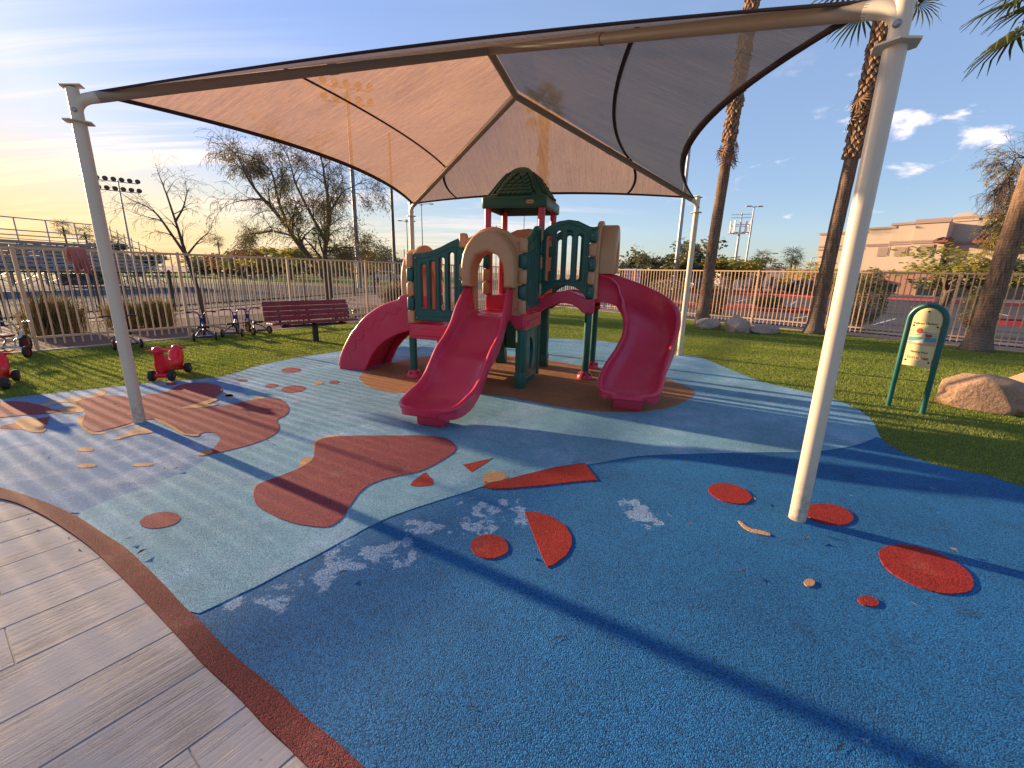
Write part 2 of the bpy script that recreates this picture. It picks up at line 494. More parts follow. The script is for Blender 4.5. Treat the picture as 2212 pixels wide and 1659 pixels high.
PW = [(*G(px, py)[:2], r) for px, py, r in ((730, 1210, .34), (830, 1190, .32), (1040, 1108, .36), (1110, 1112, .24), (940, 1140, .25), (1385, 1105, .34), (600, 1280, .24), (500, 1312, .16), (800, 1170, .22), (760, 1215, .2), (880, 1180, .16), (910, 1120, .18), (1050, 1105, .22), (1110, 1115, .15), (975, 1150, .10), (1370, 1100, .26), (1395, 1125, .12), (700, 1235, .14), (560, 1290, .13), (880, 1205, .10))]
rubber_mat('rubber dark blue', (.017, .112, .262), .42, 1.75, 5.5, (.22, .32, .47), .42, .56, PW)
rubber_mat('rubber light blue', (.165, .325, .420), .6, 1.4, 1.6, (.27, .40, .54), .46, .66)
rubber_mat('rubber lavender blue', (.115, .225, .400), .55, 1.4, 2.2, (.27, .34, .48), .47, .60)
rubber_mat('rubber brick', (.235, .046, .054), .5, 1.55, 2., (.28, .10, .08), .55, .7)
rubber_mat('rubber red', (.30, .022, .016), .5, 1.5, 3., (.34, .055, .035), .55, .7)
rubber_mat('rubber tan', (.50, .27, .135), .65, 1.35)
rubber_mat('rubber ochre', (.36, .155, .062), .6, 1.4)
rubber_mat('rubber border', (.135, .017, .022), .5, 1.55, 1.1, (.21, .065, .06), .46, .62)

mat('red plastic', (.60, .028, .076), .36, .06, 1.5, 300., .04, .0008, dirt=(.46, .14, .14), dscale=4., damt=.30)
mat('tan plastic', (.54, .285, .135), .42, .05, 1.5, 300., .05, .0008, dirt=(.30, .17, .09), damt=.3)
mat('green plastic', (.006, .092, .070), .36, .06, 1.5, 300., .05, .0008, dirt=(.06, .10, .09), damt=.22)
mat('dark green plastic', (.008, .078, .046), .4, .06, 1.5, 300., .05, .0008, dirt=(.05, .09, .07), damt=.2)
mat('maroon plank', (.20, .014, .030), .5, .1, 3., 60., .25, .001, dirt=(.20, .08, .08), dscale=5., damt=.35)
mat('black metal', (.018, .018, .02), .5, .1, 3.)
mat('dark rubber', (.018, .017, .019), .7, .12, 8., 90., .2, .001)
mat('toy red', (.70, .006, .022), .28, .04, 2.)
mat('trike blue', (.022, .028, .14), .35, .08, 5.)
mat('trike yellow', (.60, .27, .02), .45, .08, 5.)
mat('chrome', (.55, .55, .56), .25, .05, 5., metallic=1.0) if False else mat('chrome', (.55, .53, .52), .3, .05, 5., Metallic=1.0)
mat('trike red', (.22, .015, .02), .4, .08, 5.)
mat('cream paint', (.63, .51, .375), .38, .04, 1.2, 250., .04, .0006, dirt=(.38, .30, .23), dscale=2.5, damt=.25)
def post_mat():
    m, nt, out = new_mat('post paint')
    p = pos(nt); z = nt.sep(p)[2]
    n = nt.noise(p, 1.2, 4); n2 = nt.noise(p, 26., 5, .65)
    k = nt.rng(n, .3, .7, .95, 1.05)
    c = nt.mix(1., (.63, .505, .365), nt.comb(k, k, k), 'MULTIPLY')
    streak = nt.noise(nt.vmath('MULTIPLY', p, (30., 30., 1.2)), 1., 4, .6)
    c = nt.mix(nt.math('MULTIPLY', nt.rng(streak, .55, .75), .22), c, (.36, .27, .19))
    foot = nt.math('MULTIPLY', nt.rng(z, .0, .42, 1., 0.), nt.rng(n2, .42, .66))
    c = nt.mix(nt.math('MULTIPLY', foot, .75), c, (.20, .165, .14))
    chips = nt.rng(nt.noise(p, 55., 3, .5), .735, .76)
    c = nt.mix(nt.math('MULTIPLY', chips, nt.rng(z, .2, 1.2, .9, .15)), c, (.10, .08, .07))
    principled(nt, out, c, nt.rng(n2, .3, .7, .32, .48), bump(nt, n2, .06, .0015))
post_mat()
mat('beam paint', (.30, .215, .14), .42, .05, 1.2, 250., .04, .0006, dirt=(.22, .16, .11), dscale=2., damt=.3)
mat('fence paint', (.66, .395, .225), .5, .06, 1.5, 200., .08, .0006, dirt=(.27, .19, .13), dscale=3., damt=.3)
mat('webbing', (.060, .036, .032), .8, .12, 4., 260., .3, .001)
mat('bolt steel', (.30, .28, .27), .4, .1, 20., Metallic=.8)
mat('sign cream', (.70, .57, .27), .35, .04, 3., dirt=(.42, .34, .19), dscale=4., damt=.3)
mat('sign ink', (.055, .05, .02), .6, .1, 9.)
mat('sign red', (.52, .035, .022), .5, .08, 9.)
mat('sign teal', (.045, .31, .33), .5, .08, 9.)
mat('sign sand', (.50, .32, .22), .5, .08, 9.)
mat('sign white', (.68, .62, .44), .5, .05, 9.)
mat('turf thatch', (.095, .115, .024), .9, .3, 8., 70., .5, .01)
leaf_mat('turf blade', (.21, .27, .030), (.31, .335, .055), 1.1, .45)
mat('dirt', (.115, .076, .066), .95, .2, .7, 45., .6, .012, dirt=(.165, .112, .092), dscale=.5, damt=.5)
mat('gravel ground', (.105, .092, .096), .95, .25, 2.2, 28., .9, .03, dirt=(.19, .165, .16), dscale=.8, damt=.6)
mat('pale soil', (.33, .215, .17), .95, .16, .6, 30., .6, .015, dirt=(.24, .16, .13), dscale=.6, damt=.5)
mat('asphalt', (.095, .083, .085), .9, .2, .8, 120., .4, .004, dirt=(.16, .14, .135), dscale=.7, damt=.5)
mat('lane paint', (.52, .50, .47), .8, .2, 3.)
mat('kerb concrete', (.40, .33, .27), .85, .12, 2., 90., .4, .003)
mat('red kerb', (.50, .045, .045), .7, .15, 2., 60., .3, .002)
mat('field grass', (.23, .25, .055), .95, .2, .15)
mat('aluminium', (.30, .275, .28), .45, .1, 2., Metallic=.55)
mat('galvanised', (.36, .35, .36), .5, .1, 2., Metallic=.35)
mat('mast grey', (.20, .19, .195), .55, .08, 1.)
mat('mast dark', (.075, .062, .06), .6, .08, 1.)
mat('stucco', (.49, .37, .285), .9, .05, .25, 14., .3, .01)
mat('stucco rust', (.31, .165, .115), .9, .06, .3, 14., .3, .01)
mat('stucco trim', (.33, .235, .19), .9, .05, .3)
mat('stucco grey', (.42, .38, .36), .9, .06, .3)
mat('roof tile', (.24, .10, .065), .85, .2, 3.)
mat('window dark', (.022, .025, .03), .12, .1, 3.)
mat('vent panel', (.30, .215, .165), .8, .06, 3.)
mat('banner white', (.72, .62, .60), .6, .05, 3.)
mat('banner red', (.55, .05, .06), .6, .05, 3.)
mat('machine yellow', (.52, .33, .03), .5, .1, 3.)
mat('car dark', (.03, .03, .035), .25, .1, 3.)
mat('car white', (.6, .58, .56), .3, .05, 3.)
mat('jacket cloth', (.46, .17, .14), .85, .15, 6., 120., .5, .004)
stone_mat('boulder warm', (.44, .27, .17), (.33, .20, .135), 2.6)
stone_mat('boulder grey', (.48, .345, .27), (.36, .265, .21), 3.2)
bark_mat('mesquite bark', (.155, .105, .072), (.055, .035, .025))
bark_mat('dark bark', (.095, .070, .058), (.040, .028, .024))
palm_bark()
mat('palm boot', (.34, .20, .115), .85, .25, 6., 60., .4, .004, dirt=(.10, .055, .035), dscale=7., damt=.6)
leaf_mat('palm green', (.030, .060, .016), (.10, .105, .025), 1.6, .3)
mat('dead frond', (.22, .12, .07), .85, .25, 5.)
leaf_mat('mesquite leaf', (.11, .105, .03), (.24, .19, .035), .9, .4)
leaf_mat('acacia leaf', (.24, .23, .04), (.44, .33, .05), .5, .5)
leaf_mat('pine leaf', (.075, .095, .035), (.19, .165, .06), .5, .25)
leaf_mat('olive leaf', (.14, .15, .05), (.29, .23, .07), .4, .25)
leaf_mat('rust leaf', (.36, .16, .06), (.25, .15, .06), .6, .3)
leaf_mat('shrub leaf', (.07, .07, .03), (.17, .14, .045), 2.5, .3)
leaf_mat('broom stem', (.16, .125, .045), (.33, .235, .085), 2.5, .3)
leaf_mat('grey shrub', (.145, .12, .085), (.22, .17, .11), 2.5, .2)
mat('twig', (.15, .10, .072), .85, .2, 6.)

# ------------------------------------------------------------------ ground
tag(sheet('ground', [(-900, -300), (900, -300), (900, 1400), (-900, 1400)], -.06, 'pale soil'), kind='structure')

# fence lines (world)
LA, LB = Vector((-8.80, 7.89, 0)), Vector((-7.45, 9.79, 0))
LD = (LB - LA).normalized(); LN = Vector((-LD.y, LD.x, 0))            # LN points outwards (to the left)
RA, RB_ = Vector((7.49, 16.1, 0)), Vector((12.45, 10.48, 0))
RD = (RB_ - RA).normalized(); RN = Vector((-RD.y, RD.x, 0))            # outwards (to the right/back)
den = LD.x * RD.y - LD.y * RD.x
tc = ((RA - LA).x * RD.y - (RA - LA).y * RD.x) / den
CORNER = LA + LD * tc

def Zf(ox, oy, s): return lambda *pts: [((ox + x * s) * .576042, (oy + y * s) * .576042) for x, y in pts]
z7 = Zf(2400, 700, .65099); z5 = Zf(1250, 1050, .36166); z0 = Zf(0, 1400, .57866); z1 = Zf(1200, 1550, .57866); z4 = Zf(0, 1800, .65099); z6 = Zf(2000, 1200, .28933); z3 = Zf(2400, 1650, .65099)
gpts = lambda pts: [G(*p) for p in pts]
def smooth_poly(pts, n=6): return [Vector(p) for p in cr([tuple(p) for p in pts], n, True)]

edge_right = z7((350, 985), (500, 1045), (690, 1120), (860, 1160), (1000, 1192), (1130, 1228), (1250, 1282), (1335, 1345), (1366, 1405), (1390, 1450), (1450, 1498), (1600, 1568), (1800, 1625), (2000, 1662))
edge_back = [(884.7, 732), (1000, 729), (1100, 729), (1182, 731), (1259, 734), (1319, 739), (1432, 757), (1482, 768)]
edge_left = [(0, 863), (100, 851), (225, 838), (325, 827), (400, 821), (455, 817), (486, 812), (510, 805), (555, 791), (628, 775), (678, 767), (736, 758), (800, 745), (856, 735)]
EL = [Vector(p) for p in cr([tuple(p) for p in gpts(edge_left + edge_back + edge_right)], 4)]
d0 = (EL[0] - EL[4]).normalized(); EL = [EL[0] + d0 * 6] + EL
EL += [Vector((4.6, 2.2, 0)), Vector((6.4, .6, 0)), Vector((9, -2.5, 0))]
border_in = z4((0, 45), (120, 80), (300, 145), (450, 215), (580, 300), (720, 390), (840, 500), (960, 620), (1060, 730), (1150, 810), (1250, 920), (1400, 1060), (1580, 1200), (1750, 1360), (1900, 1480), (2100, 1659))
border_out = z4((0, 108), (100, 135), (250, 205), (400, 300), (520, 390), (640, 500), (780, 640), (920, 790), (1060, 940), (1170, 1060), (1330, 1210), (1420, 1300), (1520, 1410), (1650, 1530), (1780, 1659))
BI = [Vector(p) for p in cr([tuple(p) for p in gpts(border_in)], 3)]
BO = [Vector(p) for p in cr([tuple(p) for p in gpts(border_out)], 3)]
# the path curves on past the frame on both sides
BI = [BI[0] + Vector((-6, .2, 0)), BI[0] + Vector((-2, .25, 0))] + BI + [BI[-1] + Vector((.55, -.65, 0)), BI[-1] + Vector((2.2, -3.5, 0))]
BO = [BO[0] + Vector((-6, 0, 0)), BO[0] + Vector((-2, .1, 0))] + BO + [BO[-1] + Vector((.55, -.65, 0)), BO[-1] + Vector((2.1, -3.4, 0))]

rub = sheet('rubber_surface', EL + [Vector((9, -3.5, 0))] + BI[::-1] , 0., 'rubber dark blue', skirt=.05, kind='structure')
# wobble helper for hand cut seams
def seam(pts, amp=.006, n=6):
    P = cr([tuple(p) for p in pts], n); out = []
    for i, p in enumerate(P): out.append(Vector((p[0] + amp * mnoise.noise(Vector(p) * 7), p[1] + amp * mnoise.noise(Vector(p) * 7 + Vector((9, 9, 9))), 0)))
    return out
seam_dark = gpts([(430, 1326), (520, 1283), (600, 1243), (700, 1191), (820, 1127), (920, 1090), (1000, 1065), (1050, 1049), (1150, 1022), (1290, 1000), (1382, 985), (1500, 980), (1640, 978), (1730, 977), (1772, 974), (1830, 966), (1866, 956), (1893, 944)])
seam_lav = gpts([(173, 1108), (240, 1079), (335, 1045), (400, 1018), (446, 990), (520, 920), (540, 860), (515, 825), (520, 803)])
def near_idx(L, p): return min(range(len(L)), key=lambda i: (L[i] - p).length)
iR = near_idx(EL, seam_dark[-1]); iL = near_idx(EL, seam_lav[-1]); jD = near_idx(BI, seam_dark[0]); jL = near_idx(BI, seam_lav[0])
SD, SL = seam(seam_dark), seam(seam_lav)
patch_n = 0
def patch(pts, m, z=.008, n=0):
    z = {.008: .0052, .010: .0058, .012: .0070, .0145: .0078, .016: .0088}[z]
    P = smooth_poly(pts, n) if n else [Vector(p) for p in pts]
    Q = []
    for i, p in enumerate(P):                 # cut by hand: slightly uneven outline
        q = P[(i + 1) % len(P)]; k_ = max(1, int((q - p).length / .05))
        for j in range(k_):
            r_ = p.lerp(q, j / k_); Q.append(r_ + Vector((mnoise.noise(r_ * 11) * .006, mnoise.noise(r_ * 11 + Vector((5, 5, 5))) * .006, 0)))
    P = Q
    return sheet('rubber_patch', P, z, m, rub, skirt=.006)
light = SD + EL[iL:iR + 1][::-1] + SL[::-1] + BI[jL + 1:jD]
o = sheet('rubber_field', light, .003, 'rubber light blue', rub, skirt=.006)
lav = SL + EL[1:iL + 1][::-1] + BI[1:jL + 1]
o = sheet('rubber_field', lav, .003, 'rubber lavender blue', rub, skirt=.006)
# coloured shapes let into the rubber
disc = z5((270, 1010), (310, 1070), (400, 1120), (560, 1160), (740, 1172), (1100, 1174)) + z5((1510, 1184), (1800, 1212)) + z6((0, 1062), (500, 1152), (1000, 1197), (1400, 1190), (1750, 1140), (2000, 1035), (2085, 950), (2040, 888), (1900, 828), (1650, 745), (1300, 690), (900, 640), (500, 578), (200, 525)) + [(1120, 771), (1050, 765), (985, 764)] + z5((1050, 780), (650, 850), (520, 885), (350, 940))
patch(gpts(disc), 'rubber ochre', .008, 4)
patch(gpts([(680, 967), (690, 951), (740, 943), (850, 942), (935, 943), (972, 952), (985, 970), (962, 991), (905, 1020), (850, 1031), (803, 1046), (772, 1070), (748, 1108), (722, 1134), (690, 1140), (630, 1130), (580, 1110), (555, 1091), (548, 1066), (560, 1047), (600, 1031), (650, 1011), (677, 990)]), 'rubber brick', .012, 4)
patch(gpts([(645, 1017), (650, 996), (664, 988), (678, 991), (680, 1006), (660, 1016)]), 'rubber tan', .008, 3)
patch(gpts([(546, 1066), (556, 1046), (590, 1036), (612, 1027), (630, 1030), (600, 1045), (570, 1056)]), 'rubber tan', .008, 3)
patch(gpts([(676, 968), (688, 948), (735, 941), (735, 946), (700, 955), (684, 975)]), 'rubber tan', .008, 3)
patch(gpts([(1000, 1005), (1066, 990), (1018, 1021)]), 'rubber red', .008)
patch(gpts([(886, 1048), (893, 1040), (905, 1032), (914, 1023), (920, 1022), (933, 1036), (937, 1046), (928, 1050), (908, 1052), (890, 1051)]), 'rubber red', .008)
patch(gpts([(1043, 1036), (1047, 1026), (1058, 1020), (1072, 1018), (1088, 1023), (1098, 1031), (1070, 1045), (1046, 1050)]), 'rubber tan', .008)
patch(gpts([(1043, 1052), (1050, 1046), (1095, 1036), (1140, 1025), (1200, 1010), (1262, 1001), (1291, 1038), (1240, 1042), (1170, 1050), (1100, 1056), (1060, 1057)]), 'rubber red', .012)
patch(gpts([(1134, 1108), (1140, 1106), (1158, 1107), (1190, 1116), (1220, 1136), (1235, 1160), (1235, 1180), (1220, 1202), (1198, 1220), (1183, 1226), (1168, 1196), (1150, 1150)]), 'rubber red', .008)
for cx, cy, rx, ry, rot, m in ((1057, 1182, 41, 26, 2, 'rubber red'), (1577, 1067, 48, 20, 14, 'rubber red'), (1791, 1112, 53, 22, 10, 'rubber red'), (2001, 1231, 108, 42, 20, 'rubber red'),
        (1875, 1300, 23, 11, 12, 'rubber red'), (1749, 1260, 12, 8, 0, 'rubber tan'), (346, 1125, 44, 17, -8, 'rubber brick'), (629, 800, 22, 5.5, -2, 'rubber brick'), (634, 841, 27, 7.5, -4, 'rubber brick'),
        (587, 834, 15, 4, -3, 'rubber brick'), (523, 822, 12, 3, 2, 'rubber brick'), (687, 828, 11, 3.5, -4, 'rubber tan'), (722, 826, 11, 3.2, -4, 'rubber brick'), (495, 855, 9, 3, -3, 'rubber tan'),
        (186, 972, 19, 4.5, -3, 'rubber tan'), (188, 1007, 21, 4.5, -3, 'rubber tan'), (308, 1005, 23, 4, -3, 'rubber tan'), (370, 829, 12, 4, 0, 'rubber brick')):
    patch(gpts(ell(cx, cy, rx, ry, rot)), m, .010)
patch(gpts(z3((566, 466), (600, 490), (640, 512), (690, 522), (745, 540), (746, 554), (690, 545), (640, 532), (600, 510), (568, 478))), 'rubber tan', .010, 2)
dragon = z0((545, 235), (488, 195), (560, 165), (700, 145), (860, 155), (960, 140), (1080, 122), (1130, 92), (1200, 70), (1300, 62), (1400, 75), (1442, 100), (1430, 130), (1380, 165), (1290, 200), (1230, 222), (1320, 225), (1420, 215), (1510, 203), (1600, 180), (1720, 165), (1800, 165), (1850, 190), (1872, 240), (1850, 275), (1795, 305), (1812, 345), (1795, 385), (1720, 430), (1600, 472), (1450, 510), (1350, 531), (1293, 533), (1320, 512), (1380, 490), (1428, 430), (1400, 395), (1330, 385), (1240, 412), (1150, 375), (1090, 330), (1000, 300), (900, 312), (800, 340), (700, 365), (615, 382), (552, 355), (532, 325), (550, 285))
patch(gpts(dragon), 'rubber brick', .012, 3)
patch(gpts(z0((-260, 190), (0, 186), (130, 185), (250, 205), (340, 235), (400, 250), (300, 265), (150, 275), (0, 290), (-260, 315))), 'rubber brick', .012, 2)
patch(gpts(z0((258, 205), (360, 182), (480, 158), (600, 150), (640, 110), (690, 112), (680, 140), (560, 190), (540, 225), (545, 250), (430, 262), (330, 262), (420, 225), (480, 195), (400, 190), (300, 212))), 'rubber tan', .008, 2)
patch(gpts(z0((90, 305), (210, 288), (240, 300), (300, 370), (235, 388), (150, 362))), 'rubber tan', .012, 2)
patch(gpts(z0((-40, 358), (110, 318), (328, 282), (300, 340), (270, 380), (130, 368))), 'rubber brick', .008)
patch(gpts(z0((725, 432), (790, 404), (870, 364), (940, 358), (995, 386), (870, 402), (770, 432))), 'rubber tan', .012, 2)
patch(gpts(z0((500, 300), (530, 272), (552, 290), (545, 345), (640, 388), (760, 362), (880, 318), (890, 328), (720, 378), (600, 400), (520, 345))), 'rubber tan', .008, 2)
patch(gpts(z0((1170, 228), (1260, 205), (1390, 165), (1410, 178), (1340, 205), (1420, 205), (1300, 226))), 'rubber tan', .016, 2)
patch(gpts(z0((1450, 150), (1490, 136), (1515, 145), (1490, 158))), 'rubber tan', .010, 2)
patch(gpts(z0((1640, 165), (1680, 152), (1720, 160), (1680, 172))), 'rubber tan', .010, 2)
patch(gpts(z0((1285, 536), (1310, 512), (1360, 495), (1380, 515), (1340, 533))), 'rubber tan', .0145, 2)
patch(gpts(z0((1000, 296), (1060, 312), (1130, 350), (1200, 395), (1290, 400), (1280, 412), (1190, 402), (1100, 352), (1030, 322))), 'rubber tan', .016, 2)
# ring of brick red rubber along the path
sheet('rubber_border', BI + BO[::-1], .0045, 'rubber border', rub, skirt=.05)
# fine cracks in the rubber
ck = MB()
for (px, py, a, L) in ((1205, 1378, 20, .10), (1800, 1163, -30, .16), (2010, 1100, 10, .1), (1985, 1055, -20, .16), (2085, 1328, -8, .14), (1890, 1412, 80, .07), (1815, 1618, 30, .06), (1240, 1000, 10, .08), (985, 980, 0, .1), (800, 1032, -5, .06), (1500, 1062, 20, .1), (1345, 1025, -20, .12), (1022, 1530, 10, .05)):
    p = G(px, py); P = []; n = 7
    for i in range(n):
        t = i / (n - 1) - .5
        P.append(p + Vector((math.cos(R(a)) * t * L + random.uniform(-.006, .006), math.sin(R(a)) * t * L + random.uniform(-.008, .008), .0052)))
    vs = []; fs = []
    for i, q in enumerate(P):
        w = .0028 * (1 - abs(i / (n - 1) - .5) * 1.7) + .0006
        nx = Vector((-math.sin(R(a)), math.cos(R(a)), 0)) * w
        vs += [q - nx, q + nx]
    for i in range(n - 1): fs.append((2 * i, 2 * i + 1, 2 * i + 3, 2 * i + 2))
    ck.add(vs, fs)
tag(ck.build('surface_crack', 'dark rubber', rub, False), kind='stuff')

# stamped concrete boards of the path
path = sheet('concrete_path', [(-12, -6), (7, -6), (7, -1), (0.9, -.4), (-.2, .9), (-2, 2.4), (-3.4, 3.2), (-12, 3.4)], -.0105, 'kerb concrete', kind='structure')
pa = R(54.2); pd = Vector((math.cos(pa), math.sin(pa), 0)); pn = Vector((-math.sin(pa), math.cos(pa), 0))
off0 = Vector((-2.02, 1.43, 0)).dot(pn); W = .312
for r_ in range(-10, 11):
    lo = off0 + r_ * W
    ends = [-9.0, -6.2 + random.uniform(-.9, .9), -3.4 + random.uniform(-.9, .9)]
    t0 = {0: Vector((-2.02, 1.43, 0)).dot(pd), 2: Vector((-2.53, 1.82, 0)).dot(pd)}.get(r_, random.uniform(-1.1, -.4) if r_ % 2 else random.uniform(-2.3, -1.6))
    ends = [-8.5, t0 - 4.6, t0 - 2.3, t0, t0 + 2.35, t0 + 4.7]
    for i in range(len(ends) - 1):
        a, b = ends[i], ends[i + 1]
        cx = pd * ((a + b) / 2) + pn * (lo + W / 2)
        # only boards that the curved path holds
        if max((pd * a + pn * lo).x, (pd * b + pn * lo).x) < -11: continue
        if (pd * a + pn * (lo + W / 2)).y > 3.0 and (pd * a + pn * lo).x > -4: continue
        inside = any(((pd * (a + (b - a) * k / 12) + pn * (lo + W / 2)).y < 3.1 and (pd * (a + (b - a) * k / 12) + pn * (lo + W / 2)).x < 1.2) for k in range(13))
        if not inside: continue
        # stop boards under the border so none shows past the ring
        def over(t):
            q = pd * t + pn * (lo + W / 2)
            i_ = near_idx(BI, q); return q, BI[i_]
        L = b - a
        bm = bmesh.new(); box_bm(bm, (L - .004, W - .004, .03), (0, 0, 0), .0025, None, 1)
        pl = link('plank', bm_mesh('plank', bm), 'stamped concrete', path)
        pl.location = (cx.x, cx.y, -.021 + random.uniform(-.0008, .0008)); pl.rotation_euler = (random.uniform(-.001, .001), 0, pa)

# artificial turf
far = LD * 5.0
tl = [LA - LD * 9 - LN * .02, CORNER - LN * .02, RB_ + RD * 9]
turf_poly = [LA - LD * 9 - LN * .1, CORNER - Vector((.05, .15, 0)), RB_ + RD * 9 - RN * .05] + EL[::-1]
sheet('turf', turf_poly, -.004, 'turf thatch', kind='structure')
def in_poly(x, y, P):
    c = np.zeros(len(x), bool); n = len(P)
    for i in range(n):
        a, b = P[i], P[(i + 1) % n]
        k = ((a.y > y) != (b.y > y))
        with np.errstate(divide='ignore', invalid='ignore'):
            c ^= k & (x < (b.x - a.x) * (y - a.y) / (b.y - a.y) + a.x)
    return c
def make_grass():
    N = 2900000
    x = rng.uniform(-11, 14, N); y = rng.uniform(-1.5, 23, N)
    d = np.hypot(x, y)
    keep = rng.random(N) < np.clip((9.0 / np.maximum(d, 1)) ** 1.3, .10, 1.) 
    x, y, d = x[keep], y[keep], d[keep]
    ins = in_poly(x, y, turf_poly); x, y, d = x[ins], y[ins], d[ins]
    # in view only
    vis = (np.abs(x) / np.maximum(y + 2.5, .1) < 2.2); x, y, d = x[vis], y[vis], d[vis]
    n = len(x)
    a = rng.uniform(0, 2 * np.pi, n); h = rng.uniform(.014, .030, n); w = rng.uniform(.0022, .0038, n) * np.clip(d / 6, 1., 2.2)
    l = rng.uniform(.002, .018, n); b = rng.uniform(0, 2 * np.pi, n)
    V = np.zeros((n, 3, 3)); z0_ = -.006
    V[:, 0] = np.stack([x - np.cos(a) * w, y - np.sin(a) * w, np.full(n, z0_)], 1)
    V[:, 1] = np.stack([x + np.cos(a) * w, y + np.sin(a) * w, np.full(n, z0_)], 1)
    V[:, 2] = np.stack([x + np.cos(b) * l, y + np.sin(b) * l, h + z0_], 1)
    me = raw_mesh('grass', V.reshape(-1, 3), np.arange(n * 3).reshape(-1, 3))
    print('blades', n)
    tag(link('grass', me, 'turf blade'), kind='stuff')
make_grass()

# concrete mow strip along both fences
def strip(name, a, b, w, h, m, z=0., kind='structure'):
    d = (b - a).normalized(); L = (b - a).length
    o = box(name, (L, w, h), ((a.x + b.x) / 2, (a.y + b.y) / 2, z + h / 2), m, None, .006, math.atan2(d.y, d.x))
    return tag(o, kind=kind)
strip('mow_kerb', LA - LD * 9, CORNER, .12, .05, 'kerb concrete', -.03)
strip('mow_kerb', CORNER, RB_ + RD * 9, .12, .05, 'kerb concrete', -.03)
# earth outside the fences
tag(sheet('dirt', [LA - LD * 9 + LN * .05, CORNER + LN * .05, CORNER + LD * 16 + LN * 1.5, LA + LN * 5.2 + LD * 20, LA - LD * 9 + LN * 4.6], -.025, 'dirt'), kind='structure')

# ------------------------------------------------------------------ shade canopy
FL, FR, BR = G(302, 912), G(1722, 1120), G(1467, 768)
BL = FL + (BR - FR)
AX = ((BL - FL) + (BR - FR)).normalized(); NX = Vector((AX.y, -AX.x, 0))
CC = (FL + FR + BL + BR) / 4
RZ = 4.17
RF, RK = CC - AX * .69 + Vector((0, 0, RZ)), CC + AX * .69 + Vector((0, 0, RZ))
fabric_mat('shade cloth', tuple(AX), tuple(NX)); fabric_mat('shade cloth across', tuple(NX), tuple(AX))
can = thing('shade_canopy', 'beige mesh shade canopy on four cream steel posts over the slides', 'shade canopy', (CC.x, CC.y, 0))
CO = Vector((CC.x, CC.y, 0))
EZ = 2.99                                  # height of the fabric corners
def eave_corner(P): return Vector((P.x, P.y, EZ)) + (Vector((CC.x, CC.y, 0)) - Vector((P.x, P.y, 0))).normalized() * .09
for P, ridge in ((FL, RF), (FR, RF), (BL, RK), (BR, RK)):
    b = Vector((P.x, P.y, 0)) - CO
    tube('post', [b + Vector((0, 0, -.05)), b + Vector((0, 0, 2.80))], .0525, 'post paint', can, 28)
    fl = MB().lathe([(.050, 0), (.112, .002), (.112, .013), (.050, .015)], b + Vector((0, 0, 2.80)), 6)
    fl.build('flange', 'post paint', can, False)
    # slimmer neck that bends over into the hip tube
    hip0 = b + Vector((0, 0, 2.81)); r = ridge - CO
    hd = Vector((r.x - b.x, r.y - b.y, 0)).normalized()
    slope = (r.z - 3.07) / math.hypot(r.x - b.x, r.y - b.y)
    tube('neck', [hip0, b + Vector((0, 0, 3.075))], .046, 'post paint', can, 24)
    elbow = [b + Vector((0, 0, 2.86)), b + Vector((0, 0, 2.885))]
    for k in range(1, 8):
        a = R(90 * k / 7 * .80); rr = .16
        elbow.append(b + Vector((0, 0, 2.885)) + hd * (rr * (1 - math.cos(a))) + Vector((0, 0, rr * .85 * math.sin(a))))
    last = elbow[-1]
    tube('elbow', elbow + [last + (hd + Vector((0, 0, slope))) * .06], .045, 'post paint', can, 24)
    hp = [last + (hd + Vector((0, 0, slope))) * .04, r - Vector((0, 0, .03))]
    tube('hip_beam', hp, .045, 'beam paint', can, 20)
    for s in (-1, 1):                       # bolt heads on the neck
        side = Vector((-hd.y, hd.x, 0)) * s
        MB().lathe([(.020, 0), (.020, .008), (.012, .016)], b + side * .044 + Vector((0, 0, 2.895)), 10, side.to_track_quat('Z', 'Y').to_matrix().to_4x4()).build('bolt', 'bolt steel', can, True, 40)
    # coupling sleeve half way up the hip tube
    q0, q1 = hp[0].lerp(hp[1], .52), hp[0].lerp(hp[1], .545)
    tube('sleeve', [q0, q1], .050, 'beam paint', can, 20)
    plate = MB().box((.15, .11, .010), (0, 0, 0), .003)
    pl_ = plate.build('cap_plate', 'post paint', can, False); pl_.location = b + Vector((0, 0, 3.088)) + hd * .0; pl_.rotation_euler = (0, -R(10), math.atan2(hd.y, hd.x))
tube('ridge_beam', [RF - CO - AX * .03 - Vector((0, 0, .03)), RK - CO + AX * .03 - Vector((0, 0, .03))], .046, 'beam paint', can, 20)

